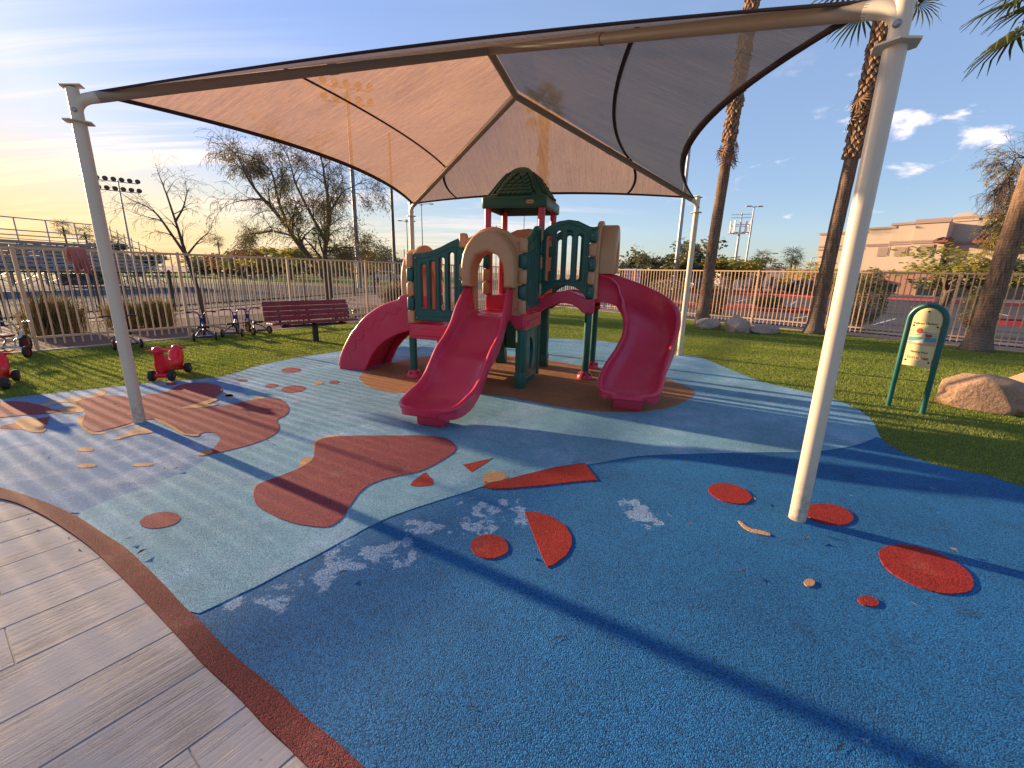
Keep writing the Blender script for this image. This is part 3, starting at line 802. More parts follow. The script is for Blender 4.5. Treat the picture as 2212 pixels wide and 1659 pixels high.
def fab_panel(top0, top1, bot0, bot1, dip, m, nu=36, nv=22, seams=(), full=.62):
    """cloth between a top edge (ridge) and a cable edge at the eave that is drawn inwards"""
    up = Vector((0, 0, .062))
    mt, mb = (top0 + top1) / 2, (bot0 + bot1) / 2
    inward = (mt - mb); inward.z = 0
    fall = (mt - mb).z / inward.length; inward.normalize()
    Gd = []
    for j in range(nv + 1):
        t = j / nv; row = []
        for i in range(nu + 1):
            s = i / nu
            a = top0.lerp(bot0, t); b_ = top1.lerp(bot1, t)
            p = a.lerp(b_, s)
            w = 4 * s * (1 - s)
            p = p + (inward * dip + Vector((0, 0, dip * fall * full))) * (w * t ** 1.6)
            p = p - Vector((0, 0, 1)) * (.10 * w * 4 * t * (1 - t) * .5) + up * (1 if True else 0)
            row.append(p - CO)
        Gd.append(row)
    vs = [p for r in Gd for p in r]; n = nu + 1
    fs = [(j * n + i, j * n + i + 1, (j + 1) * n + i + 1, (j + 1) * n + i) for j in range(nv) for i in range(nu)]
    o = link('fabric_panel', py_mesh('fabric_panel', vs, fs), m, can, True)
    # webbing hem with the edge cable in it
    hem = Gd[-1]; hv, hf = [], []
    nrm = (Gd[0][nu // 2] - Gd[-1][nu // 2]).normalized()
    for i, p in enumerate(hem):
        q = Gd[-2][i]; d = (q - p).normalized()
        for k in range(6):
            a = 2 * math.pi * k / 6
            hv.append(p + d * (.030 + .042 * math.cos(a)) + Vector((0, 0, 1)) * (.012 * math.sin(a)))
    for i in range(nu):
        for k in range(6):
            a_, b_ = i * 6 + k, i * 6 + (k + 1) % 6
            hf.append((a_, b_, b_ + 6, a_ + 6))
    h = link('hem', py_mesh('hem', hv, hf), 'webbing', can, True)
    for (P, Q) in seams:
        # P,Q = (s,t) in panel coordinates; doubled cloth strip
        def ev(s, t):
            x, y = s * nu, t * nv; i, j = min(int(x), nu - 1), min(int(y), nv - 1); fx, fy = x - i, y - j
            return Gd[j][i].lerp(Gd[j][i + 1], fx).lerp(Gd[j + 1][i].lerp(Gd[j + 1][i + 1], fx), fy)
        m_ = 24; sv, sf = [], []
        pts = [ev(P[0] + (Q[0] - P[0]) * k / m_, P[1] + (Q[1] - P[1]) * k / m_) - Vector((0, 0, .006)) for k in range(m_ + 1)]
        for k, p in enumerate(pts):
            d = (pts[min(k + 1, m_)] - pts[max(k - 1, 0)]).normalized()
            sd_ = d.cross(Vector((0, 0, 1))).normalized() * .023
            sv += [p - sd_, p + sd_, p + sd_ + Vector((0, 0, .004)), p - sd_ + Vector((0, 0, .004))]
        for k in range(m_):
            for e in range(4):
                sf.append((k * 4 + e, k * 4 + (e + 1) % 4, k * 4 + 4 + (e + 1) % 4, k * 4 + 4 + e))
        link('seam', py_mesh('seam', sv, sf), 'webbing', can)
eFL, eFR, eBL, eBR = map(eave_corner, (FL, FR, BL, BR))
fab_panel(RF, RK, eFL, eBL, .42, 'shade cloth', seams=[((0, .58), (1, .58))])
fab_panel(RK, RF, eBR, eFR, .54, 'shade cloth', seams=[((0, .57), (1, .57))])
fab_panel(RK, RK, eBL, eBR, .30, 'shade cloth across', seams=[((0, .60), (.20, 1)), ((1, .575), (.785, 1))])
fab_panel(RF, RF, eFR, eFL, .56, 'shade cloth across', full=1.22)

# ------------------------------------------------------------------ play structure
PF = Vector((.11, 6.02, 0)); PTH = R(-17)
ps = thing('playset', 'plastic toddler climbing frame with three red slides and green roof', 'play structure', PF, PTH)
# local axes inside the playset: x = u (along the front), y = v (away from the camera), z up
PX, PY, PZ = Vector((1, 0, 0)), Vector((0, 1, 0)), Vector((0, 0, 1))
UL, UM, UR = -1.70, -.86, 0.
ZL, ZM, ZT = .82, 1.03, 1.24
RED, TAN, GRN = 'red plastic', 'tan plastic', 'green plastic'

def psbox(name, x0, x1, y0, y1, z0_, z1_, m, bev=.02, parent=ps):
    return box(name, (x1 - x0, y1 - y0, z1_ - z0_), ((x0 + x1) / 2, (y0 + y1) / 2, (z0_ + z1_) / 2), m, parent, bev, None, True, 3)
def sharp(o, a=40): o.data.set_sharp_from_angle(angle=R(a)); return o

# decks with deep moulded rims
def deck(x0, x1, y0, y1, z, arch_front=False):
    d = sharp(psbox('deck', x0, x1, y0, y1, z - .06, z, RED, .02))
    ridg = MB()
    for k in range(9):
        y = y0 + .1 + (y1 - y0 - .2) * k / 8
        ridg.box((x1 - x0 - .16, .03, .006), ((x0 + x1) / 2, y, z + .002), .002, None, 1)
    ridg.build('deck_tread', RED, d, False)
    return d
deck(UL - .02, UM, .0, .9, ZL)
deck(UM, UR + .02, .0, .9, ZM)
deck(UM, UR + .02, .9, 1.8, ZT)
# rims: left deck front, middle deck corners and side, tower
def rim(outl, thick, ex, org, name='deck_rim'):
    me = panel_mesh(name, [outl], thick, .016)
    o = link(name, me, RED, ps); ez = Vector(ex).cross(PZ)
    return place(o, ex, PZ, ez, org)
rim([(0, ZL - .215), (.86, ZL - .215), (.86, ZL + .012), (0, ZL + .012)], .07, PX, (UL - .03, .0, 0))
rim(rrect(.05, ZL - .165, .78, ZL - .06, .02), .012, PX, (UL - .03, -.037, 0))
arc = [(.04 + .40 * 0, ZM - .20)]
rim([(-.86, ZM - .05), (-.86, ZM + .012), (.05, ZM + .012), (.05, ZM - .205), (-.06, ZM - .205), (-.085, ZM - .17), (-.12, ZM - .11), (-.17, ZM - .065), (-.25, ZM - .05)], .08, PX, (0, 0, 0))
rim([(-.03, ZM - .205), (.86, ZM - .205), (.86, ZM + .012), (-.03, ZM + .012)], .075, PY, (.035, 0, 0))
rim([(.08, ZM - .155), (.74, ZM - .155), (.74, ZM - .075), (.08, ZM - .075)], .012, PY, (.075, 0, 0))
rim([(-.86, ZM - .02), (0, ZM - .02), (0, ZT + .012), (-.86, ZT + .012)], .06, PX, (0, .90, 0), 'step_riser')
rim([(-.43, ZT - .205), (.43, ZT - .205), (.43, ZT + .012), (-.43, ZT + .012)], .07, PX, (-.43, 1.80, 0))
rim([(-.45, ZL - .215), (.45, ZL - .215), (.45, ZL + .012), (-.45, ZL + .012)], .07, PY, (UL - .03, .45, 0))

# columns: round green legs with red domed feet
def foot(x, y):
    f = MB().lathe([(.122, 0), (.124, .02), (.118, .055), (.098, .095), (.075, .12), (.064, .125)], (x, y, 0), 24)
    f = f.build('foot', RED, ps, True, 50)
    for a in (30, 150, 270, 330, 210):
        d = Vector((math.cos(R(a)), math.sin(R(a)), .25)).normalized()
        MB().lathe([(.018, 0), (.018, .012), (.010, .013), (.010, .002)], Vector((x, y, .06)) + d * .103, 12, d.to_track_quat('Z', 'Y').to_matrix().to_4x4()).build('bolt_socket', 'black metal', f, True, 40)
def leg(x, y, z1_, r=.056): tube('leg', [(x, y, .02), (x, y, z1_)], r, GRN, ps, 24)
for x, y, z1_ in ((UL, .0, ZL - .2), (UL, .9, ZL - .2), (.80, .92, ZT - .2), (.80, 1.78, ZT - .2)):
    foot(x, y); leg(x, y, z1_)
for x, y, z1_ in ((UM + .03, 1.62, ZT - .2), (-.05, 1.64, ZT - .2)):
    sharp(psbox('leg', x - .075, x + .075, y - .075, y + .075, 0, z1_, GRN, .02))
    sharp(psbox('leg_shoe', x - .088, x + .088, y - .088, y + .088, 0, .24, GRN, .02))
leg(UM, .0, ZM - .05, .05); leg(UM, .9, ZM - .05, .05); leg(0, .9, ZT - .2, .055)
# dark lower panel between the back legs
sharp(psbox('lower_panel', UM + .10, -.12, 1.60, 1.65, .28, .78, GRN, .02))
sharp(psbox('lower_panel', UM - .02, UM + .03, .1, .8, .10, .70, RED, .02))
# knuckled corner posts: panels lock into each other with alternate tan and green knuckles
def knuckles(x, y, z0_, cols, h=.203, w=.112, dx=0, dy=0):
    for k, c in enumerate(cols):
        sharp(psbox('knuckle', x - w / 2, x + w / 2, y - w / 2, y + w / 2, z0_ + k * h + .004, z0_ + (k + 1) * h - .004, c, .034))
knuckles(UL, .0, ZL + .012, [TAN, GRN, TAN, GRN, TAN])
knuckles(UM, .0, ZM - .13, [GRN, TAN, GRN, TAN, GRN, TAN])
knuckles(UR, .0, ZM + .012, [TAN, GRN, TAN, GRN, TAN])
knuckles(UR, .90, ZT + .012, [TAN, GRN, TAN, GRN, TAN], w=.112)
knuckles(UM, .90, ZT + .012, [TAN, TAN, GRN, TAN, TAN], w=.112)
knuckles(UL, .90, ZL + .012, [TAN, GRN, TAN, GRN, TAN])
knuckles(.80, .92, ZT + .0, [GRN, TAN, GRN, TAN, GRN])
knuckles(.80, 1.78, ZT + .0, [GRN, TAN, GRN, TAN, GRN])
knuckles(UM, 1.80, ZT + .012, [TAN, GRN, TAN, GRN, TAN], w=.112)
knuckles(UR, 1.80, ZT + .012, [TAN, GRN, TAN, GRN, TAN], w=.112)

def slot(x0, y0, x1, y1): return rrect(x0, y0, x1, y1, (x1 - x0) / 2 * .98, 6)
def slat_panel(outl, slots, ex, org, m=GRN, frame=None, thick=.075):
    o = link('barrier_panel', panel_mesh('barrier_panel', [outl] + slots, thick, .014), m, ps)
    ez = Vector(ex).cross(PZ); place(o, ex, PZ, ez, org)
    # raised mouldings round each slot and the field
    for s in slots + ([frame] if frame else []):
        for sg in (1, -1):
            cx = sum(p[0] for p in s) / len(s); cy = sum(p[1] for p in s) / len(s)
            lo = min(p[0] for p in s), min(p[1] for p in s); hi = max(p[0] for p in s), max(p[1] for p in s)
            g = .010
            P = [Vector((cx + (p[0] - cx) * (1 + 2 * g / (hi[0] - lo[0])), cy + (p[1] - cy) * (1 + 2 * g / (hi[1] - lo[1])), sg * thick / 2)) for p in s]
            MB().tube(P + [P[0], P[1]], .006, 5, False).build('moulding', m, o)
    return o
# front left: sloping top, four slots   (x measured from UM leftwards)
topc = [(-1.63, 1.845), (-1.5, 1.85), (-1.36, 1.875), (-1.2, 1.93), (-1.06, 1.995), (-.97, 2.03), (-.90, 2.055), (-.845, 2.06)]
outl = [(-1.63, .885), (-.93, .885), (-.93, ZM + .02), (-.845, ZM + .02)] + topc[::-1]
slots = [slot(x - .042, 1.05, x + .042, zt) for x, zt in ((-1.475, 1.70), (-1.33, 1.74), (-1.18, 1.79), (-1.035, 1.86))]
fr = [(-1.575, .97), (-.965, .97), (-.965, 1.93), (-1.06, 1.905), (-1.2, 1.845), (-1.36, 1.79), (-1.5, 1.77), (-1.575, 1.77)]
slat_panel(outl, slots, PX, (0, 0, 0), GRN, fr)
# right side of the middle deck: narrow slots
tops = [(.07, 2.02), (.16, 2.05), (.26, 2.07), (.40, 2.12), (.55, 2.20), (.68, 2.265), (.84, 2.29)]
outl = [(.07, 1.09), (.84, 1.12)] + tops[::-1]
slots = [slot(.20 + .135 * k, 1.17, .20 + .135 * k + .06, 1.88 + .035 * k) for k in range(4)]
slat_panel(outl, slots, PY, (.0, 0, 0), GRN, [(.12, 1.12), (.79, 1.14), (.79, 2.2), (.55, 2.13), (.40, 2.05), (.26, 2.01), (.12, 1.97)])
# bridge guard with arched head and foot, three long slots
topb = [(.04, 2.245), (.09, 2.26), (.17, 2.31), (.28, 2.355), (.43, 2.375), (.57, 2.355), (.68, 2.305), (.75, 2.275), (.80, 2.27), (.865, 2.28)]
botb = [(.04, 1.25), (.07, 1.27), (.11, 1.31), (.19, 1.37), (.30, 1.42), (.43, 1.435), (.55, 1.42), (.65, 1.365), (.72, 1.29), (.745, 1.24), (.80, 1.235)]
def bridge_guard(y):
    outl = botb + [(.80, 1.44), (.745, 1.46), (.745, 1.62), (.80, 1.64), (.80, 1.84), (.745, 1.86), (.745, 2.05), (.80, 2.07)] + topb[::-1][:-1] + [(.04, 2.2)]
    return slat_panel(outl, [slot(.10, 1.49, .18, 2.16), slot(.25, 1.51, .335, 2.225), slot(.41, 1.515, .49, 2.22), slot(.575, 1.50, .655, 2.17)], PX, (0, y, 0), GRN,
                      [(.065, 1.42), (.16, 1.465), (.30, 1.49), (.43, 1.495), (.57, 1.485), (.70, 1.43), (.71, 2.16), (.60, 2.26), (.43, 2.315), (.26, 2.27), (.07, 2.17)])
bridge_guard(.92); bridge_guard(1.78)
# bridge with arched rails
for y in (.92, 1.78):
    o = [(-.17, .985), (-.02, .985), (.06, 1.02), (.15, 1.085), (.28, 1.15), (.43, 1.172), (.56, 1.15), (.66, 1.09), (.72, 1.03), (.88, 1.03), (.88, 1.235), (.745, 1.24), (.66, 1.29), (.55, 1.335), (.43, 1.352), (.30, 1.335), (.18, 1.29), (.08, 1.235), (-.02, 1.215), (-.17, 1.20)]
    link_o = link('bridge_rail', panel_mesh('bridge_rail', [o], .10, .018), RED, ps); place(link_o, PX, PZ, Vector((0, -1, 0)), (0, y - .02 if y < 1 else y + .02, 0))
bv, bf = [], []
for k in range(21):
    x = -.05 + .93 * k / 20; z = 1.17 + .15 * max(0, math.sin(math.pi * min(1, max(0, (x - .02) / .78))))
    bv += [(x, .93, z), (x, 1.77, z), (x, 1.77, z - .05), (x, .93, z - .05)]
for k in range(20):
    for e in range(4): bf.append((k * 4 + e, k * 4 + 4 + e, k * 4 + 4 + (e + 1) % 4, k * 4 + (e + 1) % 4))
link('bridge_floor', py_mesh('bridge_floor', bv, bf), RED, ps, True)
# half moon panel under the middle deck
moon = [(.34 + .24 * math.cos(R(a)), .44 + .26 * math.sin(R(a))) for a in range(80, -81, -10)] + [(.34 + .03 * math.cos(R(a)) + .02, .44 + .25 * math.sin(R(a))) for a in range(-80, 81, 10)]
mp = link('lower_panel', panel_mesh('lower_panel', [[(-.06, .0), (.80, .0), (.80, ZM - .19), (-.06, ZM - .19)], moon], .07, .014), GRN, ps); place(mp, PY, PZ, PX, (.0, 0, 0))
fr = rrect(.16, .10, .72, ZM - .24, .04)
P = [Vector((p[0], p[1], .035)) for p in fr]; MB().tube(P + P[:2], .007, 5, False).build('moulding', GRN, mp)
MB().tube([(-.0, -.0, .0), (0, 0, ZM - .19)], .072, 24).build('leg', GRN, ps, True, 50)
MB().lathe([(.078, 0), (.080, .02), (.080, .20), (.074, .23)], (0, 0, 0), 24).build('leg_shoe', GRN, ps, True, 50)
MB().lathe([(.076, .0), (.076, .02)], (0, 0, .60), 24).build('collar', GRN, ps, True, 50)

# tan hoods over the head of each slide
def hood_mesh(depth):
    """frame plate with arched opening and a rounded hood; x lateral, y outwards, z up from the deck"""
    plate_o = [(-.42, .0), (-.235, .0), (-.235, .55), (-.21, .68), (-.14, .79), (0, .845), (.14, .79), (.21, .68), (.235, .55), (.235, .0), (.42, .0), (.42, 1.02), (.34, 1.025), (.27, 1.06), (.18, 1.12), (.08, 1.15), (0, 1.16), (-.08, 1.15), (-.18, 1.12), (-.27, 1.06), (-.34, 1.025), (-.42, 1.02)]
    hood_o = [(-.365, .38), (-.235, .38), (-.235, .56), (-.21, .68), (-.14, .79), (0, .835), (.14, .79), (.21, .68), (.235, .56), (.235, .38), (.365, .38), (.37, .66), (.345, .80), (.29, .92), (.20, 1.03), (.10, 1.085), (0, 1.10), (-.10, 1.085), (-.20, 1.03), (-.29, .92), (-.345, .80), (-.37, .66)]
    rs = lambda ol: [tuple(p) for p in ol]
    return panel_mesh('hood_frame', [rs(plate_o)], .08, .018), panel_mesh('hood', [rs(hood_o)], depth, .045, 5)
def hood(ex, out, org, depth, z):
    a, b = hood_mesh(depth)
    org = Vector(org); out = Vector(out)
    o = link('hood_frame', a, TAN, ps); place(o, ex, PZ, Vector(ex).cross(PZ), org + PZ * z)
    h = link('hood', b, TAN, o); h.location = (0, 0, depth / 2 + .015) if Vector(ex).cross(PZ).dot(out) > 0 else (0, 0, -depth / 2 - .015)
    return o
hood(PX, -PY, (-.42, .0, 0), .27, ZM)
hood(PY, PX, (.86, 1.35, 0), .26, ZT)
hood(PY, -PX, (UL, .45, 0), .22, ZL)
# walls of the tower seen through the arch
tw = link('wall_panel', panel_mesh('wall_panel', [[(-.40, .0), (-.25, .0), (-.15, .10), (.15, .10), (.25, 0), (.40, 0), (.40, 1.0), (.2, 1.08), (0, 1.1), (-.2, 1.08), (-.40, 1.0)], ell(.06, .62, .12, .20)], .07, .016), TAN, ps)
place(tw, PX, PZ, PX.cross(PZ), (-.43, 1.80, ZT))
ra = link('arch_panel', panel_mesh('arch_panel', [[(-.42, 0), (-.25, 0), (-.25, .62), (-.18, .80), (0, .88), (.18, .80), (.25, .62), (.25, 0), (.42, 0), (.42, .86), (.30, 1.0), (.12, 1.07), (-.12, 1.07), (-.30, 1.0), (-.42, .86)]], .07, .016), RED, ps)
place(ra, PY, PZ, PY.cross(PZ), (UM, 1.35, ZT))

# roof on four red posts
for x in (UM - .0, UR - .0):
    for y in (.95, 1.78):
        tube('roof_post', [(x, y, ZT + .90), (x, y, 2.60)], .053, RED, ps, 20)

RFX, RFY = -.43, 1.37
lay = [(.505, 2.555), (.515, 2.575), (.515, 2.690), (.500, 2.712), (.455, 2.755), (.40, 2.835), (.335, 2.935), (.265, 3.03), (.195, 3.115), (.125, 3.175), (.06, 3.205), (.02, 3.212)]
rv, rfc = [], []; NS = 32
for hw, z in lay:
    rad = min(.06, hw * .6) if z < 2.72 else hw * .42
    ring = rrect(-hw, -hw, hw, hw, rad, 7)
    rv += [(RFX + p[0], RFY + p[1], z) for p in ring]
NS = len(rrect(-1, -1, 1, 1, .1, 7))
for i in range(len(lay) - 1):
    for k in range(NS):
        a, b = i * NS + k, i * NS + (k + 1) % NS
        rfc.append((a, b, b + NS, a + NS))
rfc.append(tuple(range((len(lay) - 1) * NS, len(lay) * NS)))
# hollow underside
base = len(rv); rv += [(RFX + p[0], RFY + p[1], 2.555) for p in rrect(-.46, -.46, .46, .46, .05, 7)]; b2 = len(rv)
rv += [(RFX + p[0], RFY + p[1], 2.68) for p in rrect(-.44, -.44, .44, .44, .05, 7)]
for k in range(NS):
    j = (k + 1) % NS
    rfc.append((j, k, base + k, base + j)); rfc.append((base + j, base + k, b2 + k, b2 + j))
rfc.append(tuple(range(b2, b2 + NS)))
roof = link('roof', py_mesh('roof', rv, rfc), 'dark green plastic', ps, True); roof.data.set_sharp_from_angle(angle=R(35))
# scalloped shingles in a sunk field on each face
def face_pt(side, t, s):
    """point on the roof face: t = 0 foot .. 1 top, s = -1..1 across"""
    zz = 2.755 + t * (3.10 - 2.755)
    for (h0, z0_), (h1, z1_) in zip(lay, lay[1:]):
        if z0_ <= zz <= z1_:
            hw = h0 + (h1 - h0) * (zz - z0_) / (z1_ - z0_); break
    w = hw * .72
    x, y = s * w, -hw
    for _ in range(side): x, y = -y, x
    return Vector((RFX + x, RFY + y, zz))
sc = [(math.cos(R(a)), math.sin(R(a))) for a in range(180, 361, 22)]
shm = {}
for side in (0, 1, 3):
    rows = 6
    for r_ in range(rows):
        t = .0 + r_ * .155; nsh = 7 - r_
        nsh = max(2, nsh)
        for k in range(nsh):
            s = ((k + .5) / nsh * 2 - 1) * .86
            p = face_pt(side, t + .07, s); q = face_pt(side, t + .12, s); e = face_pt(side, t + .07, min(1, s + .1)) - p
            up_ = (q - p).normalized(); ex = e.normalized(); nz = ex.cross(up_).normalized()
            key = 'shingle'
            if key not in shm:
                ol = [(-.047, .035)] + [(.047 * c, .055 * d) for c, d in sc] + [(.047, .035)]
                shm[key] = panel_mesh('shingle', [[(a * 1.12, b * 1.15) for a, b in ol]], .030, .007, 1)
            o = link('shingle', shm[key], 'dark green plastic', roof)
            tilt = Matrix.Rotation(R(-12), 3, ex)
            place(o, ex, tilt @ up_, tilt @ nz, p + nz * .014)
    # raised border of the field
    P = [face_pt(side, -.02, -1.02), face_pt(side, -.02, 1.02)] + [face_pt(side, t, 1.02) for t in (.2, .4, .6, .8, .98)] + [face_pt(side, .98, -1.02)] + [face_pt(side, t, -1.02) for t in (.8, .6, .4, .2)]
    MB().tube(P + P[:2], .017, 8, False).build('moulding', 'dark green plastic', roof)
bd = link('badge', panel_mesh('badge', [rrect(-.058, -.026, .058, .026, .0255, 6)], .012, .004), 'tan plastic', roof); place(bd, PX, PZ, -PY, (RFX + .27, RFY - .519, 2.63))
bl_ = MB()
for k in range(9): bl_.box((.007, .010 + .006 * (k % 3 == 0), .002), (-.036 + k * .009, .001, .0065))
bl_.build('badge_lettering', 'maroon plank', bd, False)

# ------------------------------------------------------------------ slides
def sweep(name, st, m, parent, n=7, lip=False):
    """trough along stations (x, y, z bed, half width, left wall, right wall)"""
    C = cr(st, n); vs, fs = [], []; prof_n = None
    for i in range(len(C)):
        a, b = C[max(i - 1, 0)], C[min(i + 1, len(C) - 1)]
        t = Vector((b[0] - a[0], b[1] - a[1], 0)).normalized(); rt = Vector((t.y, -t.x, 0))
        x, y, z, w, hl, hr = C[i]
        half = []
        def side(h, sg):
            h = max(h, .03)
            return [(sg * (w + .022), -.055), (sg * (w + .030), h * .4), (sg * (w + .034), h - .052), (sg * (w + .050), h - .040), (sg * (w + .054), h - .018), (sg * (w + .040), h - .002), (sg * (w + .018), h), (sg * (w - .002), h - .010), (sg * (w - .012), h - .035), (sg * (w - .022), h * .5), (sg * (w - .045), min(.07, h * .35)), (sg * (w - .095), .018), (sg * w * .5, .0)]
        pr = side(hl, -1) + [(0, 0)] + side(hr, 1)[::-1] + [(w * .8, -.055), (0, -.055), (-w * .8, -.055)]
        prof_n = len(pr)
        for px_, pz_ in pr: vs.append(Vector((x, y, z + pz_)) + rt * px_)
    for i in range(len(C) - 1):
        for k in range(prof_n):
            a, b = i * prof_n + k, i * prof_n + (k + 1) % prof_n
            fs.append((a, b, b + prof_n, a + prof_n))
    fs.append(tuple(range(prof_n))[::-1]); fs.append(tuple((len(C) - 1) * prof_n + k for k in range(prof_n)))
    o = link(name, py_mesh(name, vs, fs), m, parent, True); o.data.set_sharp_from_angle(angle=R(60))
    return o
# middle slide, straight with a wave, running towards the camera
st = []
for v, bed, rimz, w in ((.02, 1.035, 1.42, .285), (-.14, 1.035, 1.41, .29), (-.25, 1.01, 1.32, .30), (-.39, .90, 1.175, .315), (-.54, .765, .97, .325), (-.72, .635, .825, .33), (-.93, .545, .71, .33), (-1.10, .42, .565, .328), (-1.25, .295, .44, .325), (-1.44, .20, .35, .322), (-1.62, .175, .315, .318), (-1.76, .172, .285, .305), (-1.86, .180, .268, .278), (-1.93, .195, .262, .232), (-1.975, .212, .260, .165), (-1.995, .235, .262, .08)):
    st.append((-.440, v * 1.04, bed, w, rimz - bed, rimz - bed))
s1 = sweep('slide', st, RED, ps)
sharp(psbox('slide_foot', -.60, -.28, -1.90, -1.70, 0, .16, RED, .03, s1))
# right hand slide, curving towards the camera
st = [(.86, 1.36, 1.245, .285, .39, .39), (1.10, 1.36, 1.235, .29, .37, .33), (1.34, 1.33, 1.14, .31, .36, .21), (1.56, 1.20, 1.0, .33, .35, .17), (1.70, .95, .84, .335, .34, .16), (1.72, .62, .66, .335, .31, .16), (1.66, .3, .50, .335, .24, .16), (1.585, .02, .36, .34, .18, .16), (1.545, -.22, .27, .345, .15, .145), (1.53, -.42, .215, .34, .125, .125), (1.525, -.58, .20, .31, .09, .09), (1.525, -.66, .215, .24, .05, .05), (1.525, -.69, .23, .15, .03, .03)]
s2 = sweep('slide', st, RED, ps)
sharp(psbox('slide_foot', 1.35, 1.70, -.53, -.36, 0, .18, RED, .03, s2))
# left hand arched climber with tall side cheeks
top_l = [(-1.70, 1.21), (-1.90, 1.21), (-1.945, 1.17), (-2.0, 1.135), (-2.17, 1.085), (-2.32, 1.02), (-2.45, .945), (-2.60, .84), (-2.72, .715), (-2.83, .60), (-2.92, .475), (-3.0, .35), (-3.065, .225), (-3.11, .09), (-3.12, 0.)]
bot_l = [(-2.63, 0.), (-2.60, .07), (-2.565, .12), (-2.52, .22), (-2.46, .31), (-2.36, .42), (-2.25, .515), (-2.12, .59), (-2.0, .645), (-1.82, .70), (-1.70, .715)]
cl = bpy.data.objects.new('climber', None); COL.objects.link(cl); cl.parent = ps
wave = []
for k in range(60):
    t = k / 59
    i = t * (len(top_l) - 4) + 1; j = int(i); f = i - j
    p = Vector(top_l[j]).lerp(Vector(top_l[min(j + 1, len(top_l) - 1)]), f)
    cdir = (Vector((-2.0, .0)) - p).normalized()
    wave.append(p + cdir * (.145 + .035 * math.sin(t * 2 * math.pi * 6.3)))
for y in (.08, .80):
    ck_ = link('side_cheek', panel_mesh('side_cheek', [top_l + bot_l], .07, .018), RED, cl); place(ck_, PX, PZ, -PY, (0, y, 0))
    for sg in (1, -1):
        MB().tube([(p.x, p.y, sg * .0345) for p in wave], .0095, 6).build('moulding', RED, ck_)
    fl_ = [Vector((p[0], y, p[1])) for p in cr([(a, b, 0) for a, b in top_l], 3)[:-2]]
    MB().tube(fl_, [.030] * len(fl_), 8).build('rim', RED, cl)
nst = 6
mid = [Vector(((a[0] + b[0]) / 2, .0, (a[1] + b[1]) / 2)) for a, b in zip(cr([(p[0], p[1], 0) for p in top_l], 4)[::2], cr([(p[0], p[1], 0) for p in bot_l[::-1]], 6)[::2])]
sv, sf = [], []
TL = cr([(p[0], p[1], 0) for p in top_l], 4); BLn = cr([(p[0], p[1], 0) for p in bot_l[::-1]], 6)
for k in range(31):
    a = TL[int(k / 30 * (len(TL) - 1))]; b = BLn[int(k / 30 * (len(BLn) - 1))]
    for f_ in (.50, .82):
        for y in (.11, .77): sv.append((a[0] * (1 - f_) + b[0] * f_, y, a[1] * (1 - f_) + b[1] * f_))
for k in range(30):
    a = k * 4
    for e, g in ((0, 1), (1, 3), (3, 2), (2, 0)): sf.append((a + e, a + g, a + 4 + g, a + 4 + e))
link('step_bed', py_mesh('step_bed', sv, sf), RED, cl, True)
for k in range(1, 7):
    a = TL[int(k / 7.4 * (len(TL) - 1))]; b = BLn[int(k / 7.4 * (len(BLn) - 1))]
    c = Vector((a[0] * .55 + b[0] * .45, .44, a[1] * .55 + b[1] * .45))
    sharp(box('step', (.10, .66, .07), c, RED, cl, .02, None, True, 3))

# screw heads that hold panels and slides together
scr = MB().lathe([(.013, 0), (.013, .003), (.009, .006), (.004, .0035)], (0, 0, 0), 12).build('screw', 'bolt steel', ps, True, 40)
scm = scr.data; bpy.data.objects.remove(scr)
for x, y, z, d in [(-.80, -.045, 1.12, -PY), (-.07, -.045, 1.12, -PY), (-.80, -.045, 1.98, -PY), (-.06, -.045, 1.98, -PY), (-.78, -.30, 1.50, -PX), (-.08, -.14, 1.36, PX), (UL, -.06, 1.02, -PY), (UL, -.06, 1.43, -PY), (-1.60, -.039, .93, -PY), (-1.60, -.039, 1.78, -PY), (-.93, -.039, 1.10, -PY), (.80, .86, 1.34, -PY), (.80, .86, 1.74, -PY), (.80, .86, 2.15, -PY),
                   (.076, .12, .95, PX), (.076, .70, .95, PX), (-1.55, -.037, .72, -PY), (-1.0, -.037, .72, -PY), (.038, .15, 1.15, PX), (.038, .78, 1.17, PX), (.036, .06, .12, PX), (.036, .74, .12, PX), (.036, .74, .72, PX), (.80, .815, 1.13, -PY), (.0, .815, 1.09, -PY), (-1.80, .042, 1.10, -PY), (-1.80, .042, .82, -PY)]:
    o = link('screw', scm, None, ps); o.matrix_local = Matrix.Translation((x, y, z)) @ d.to_track_quat('Z', 'Y').to_matrix().to_4x4()

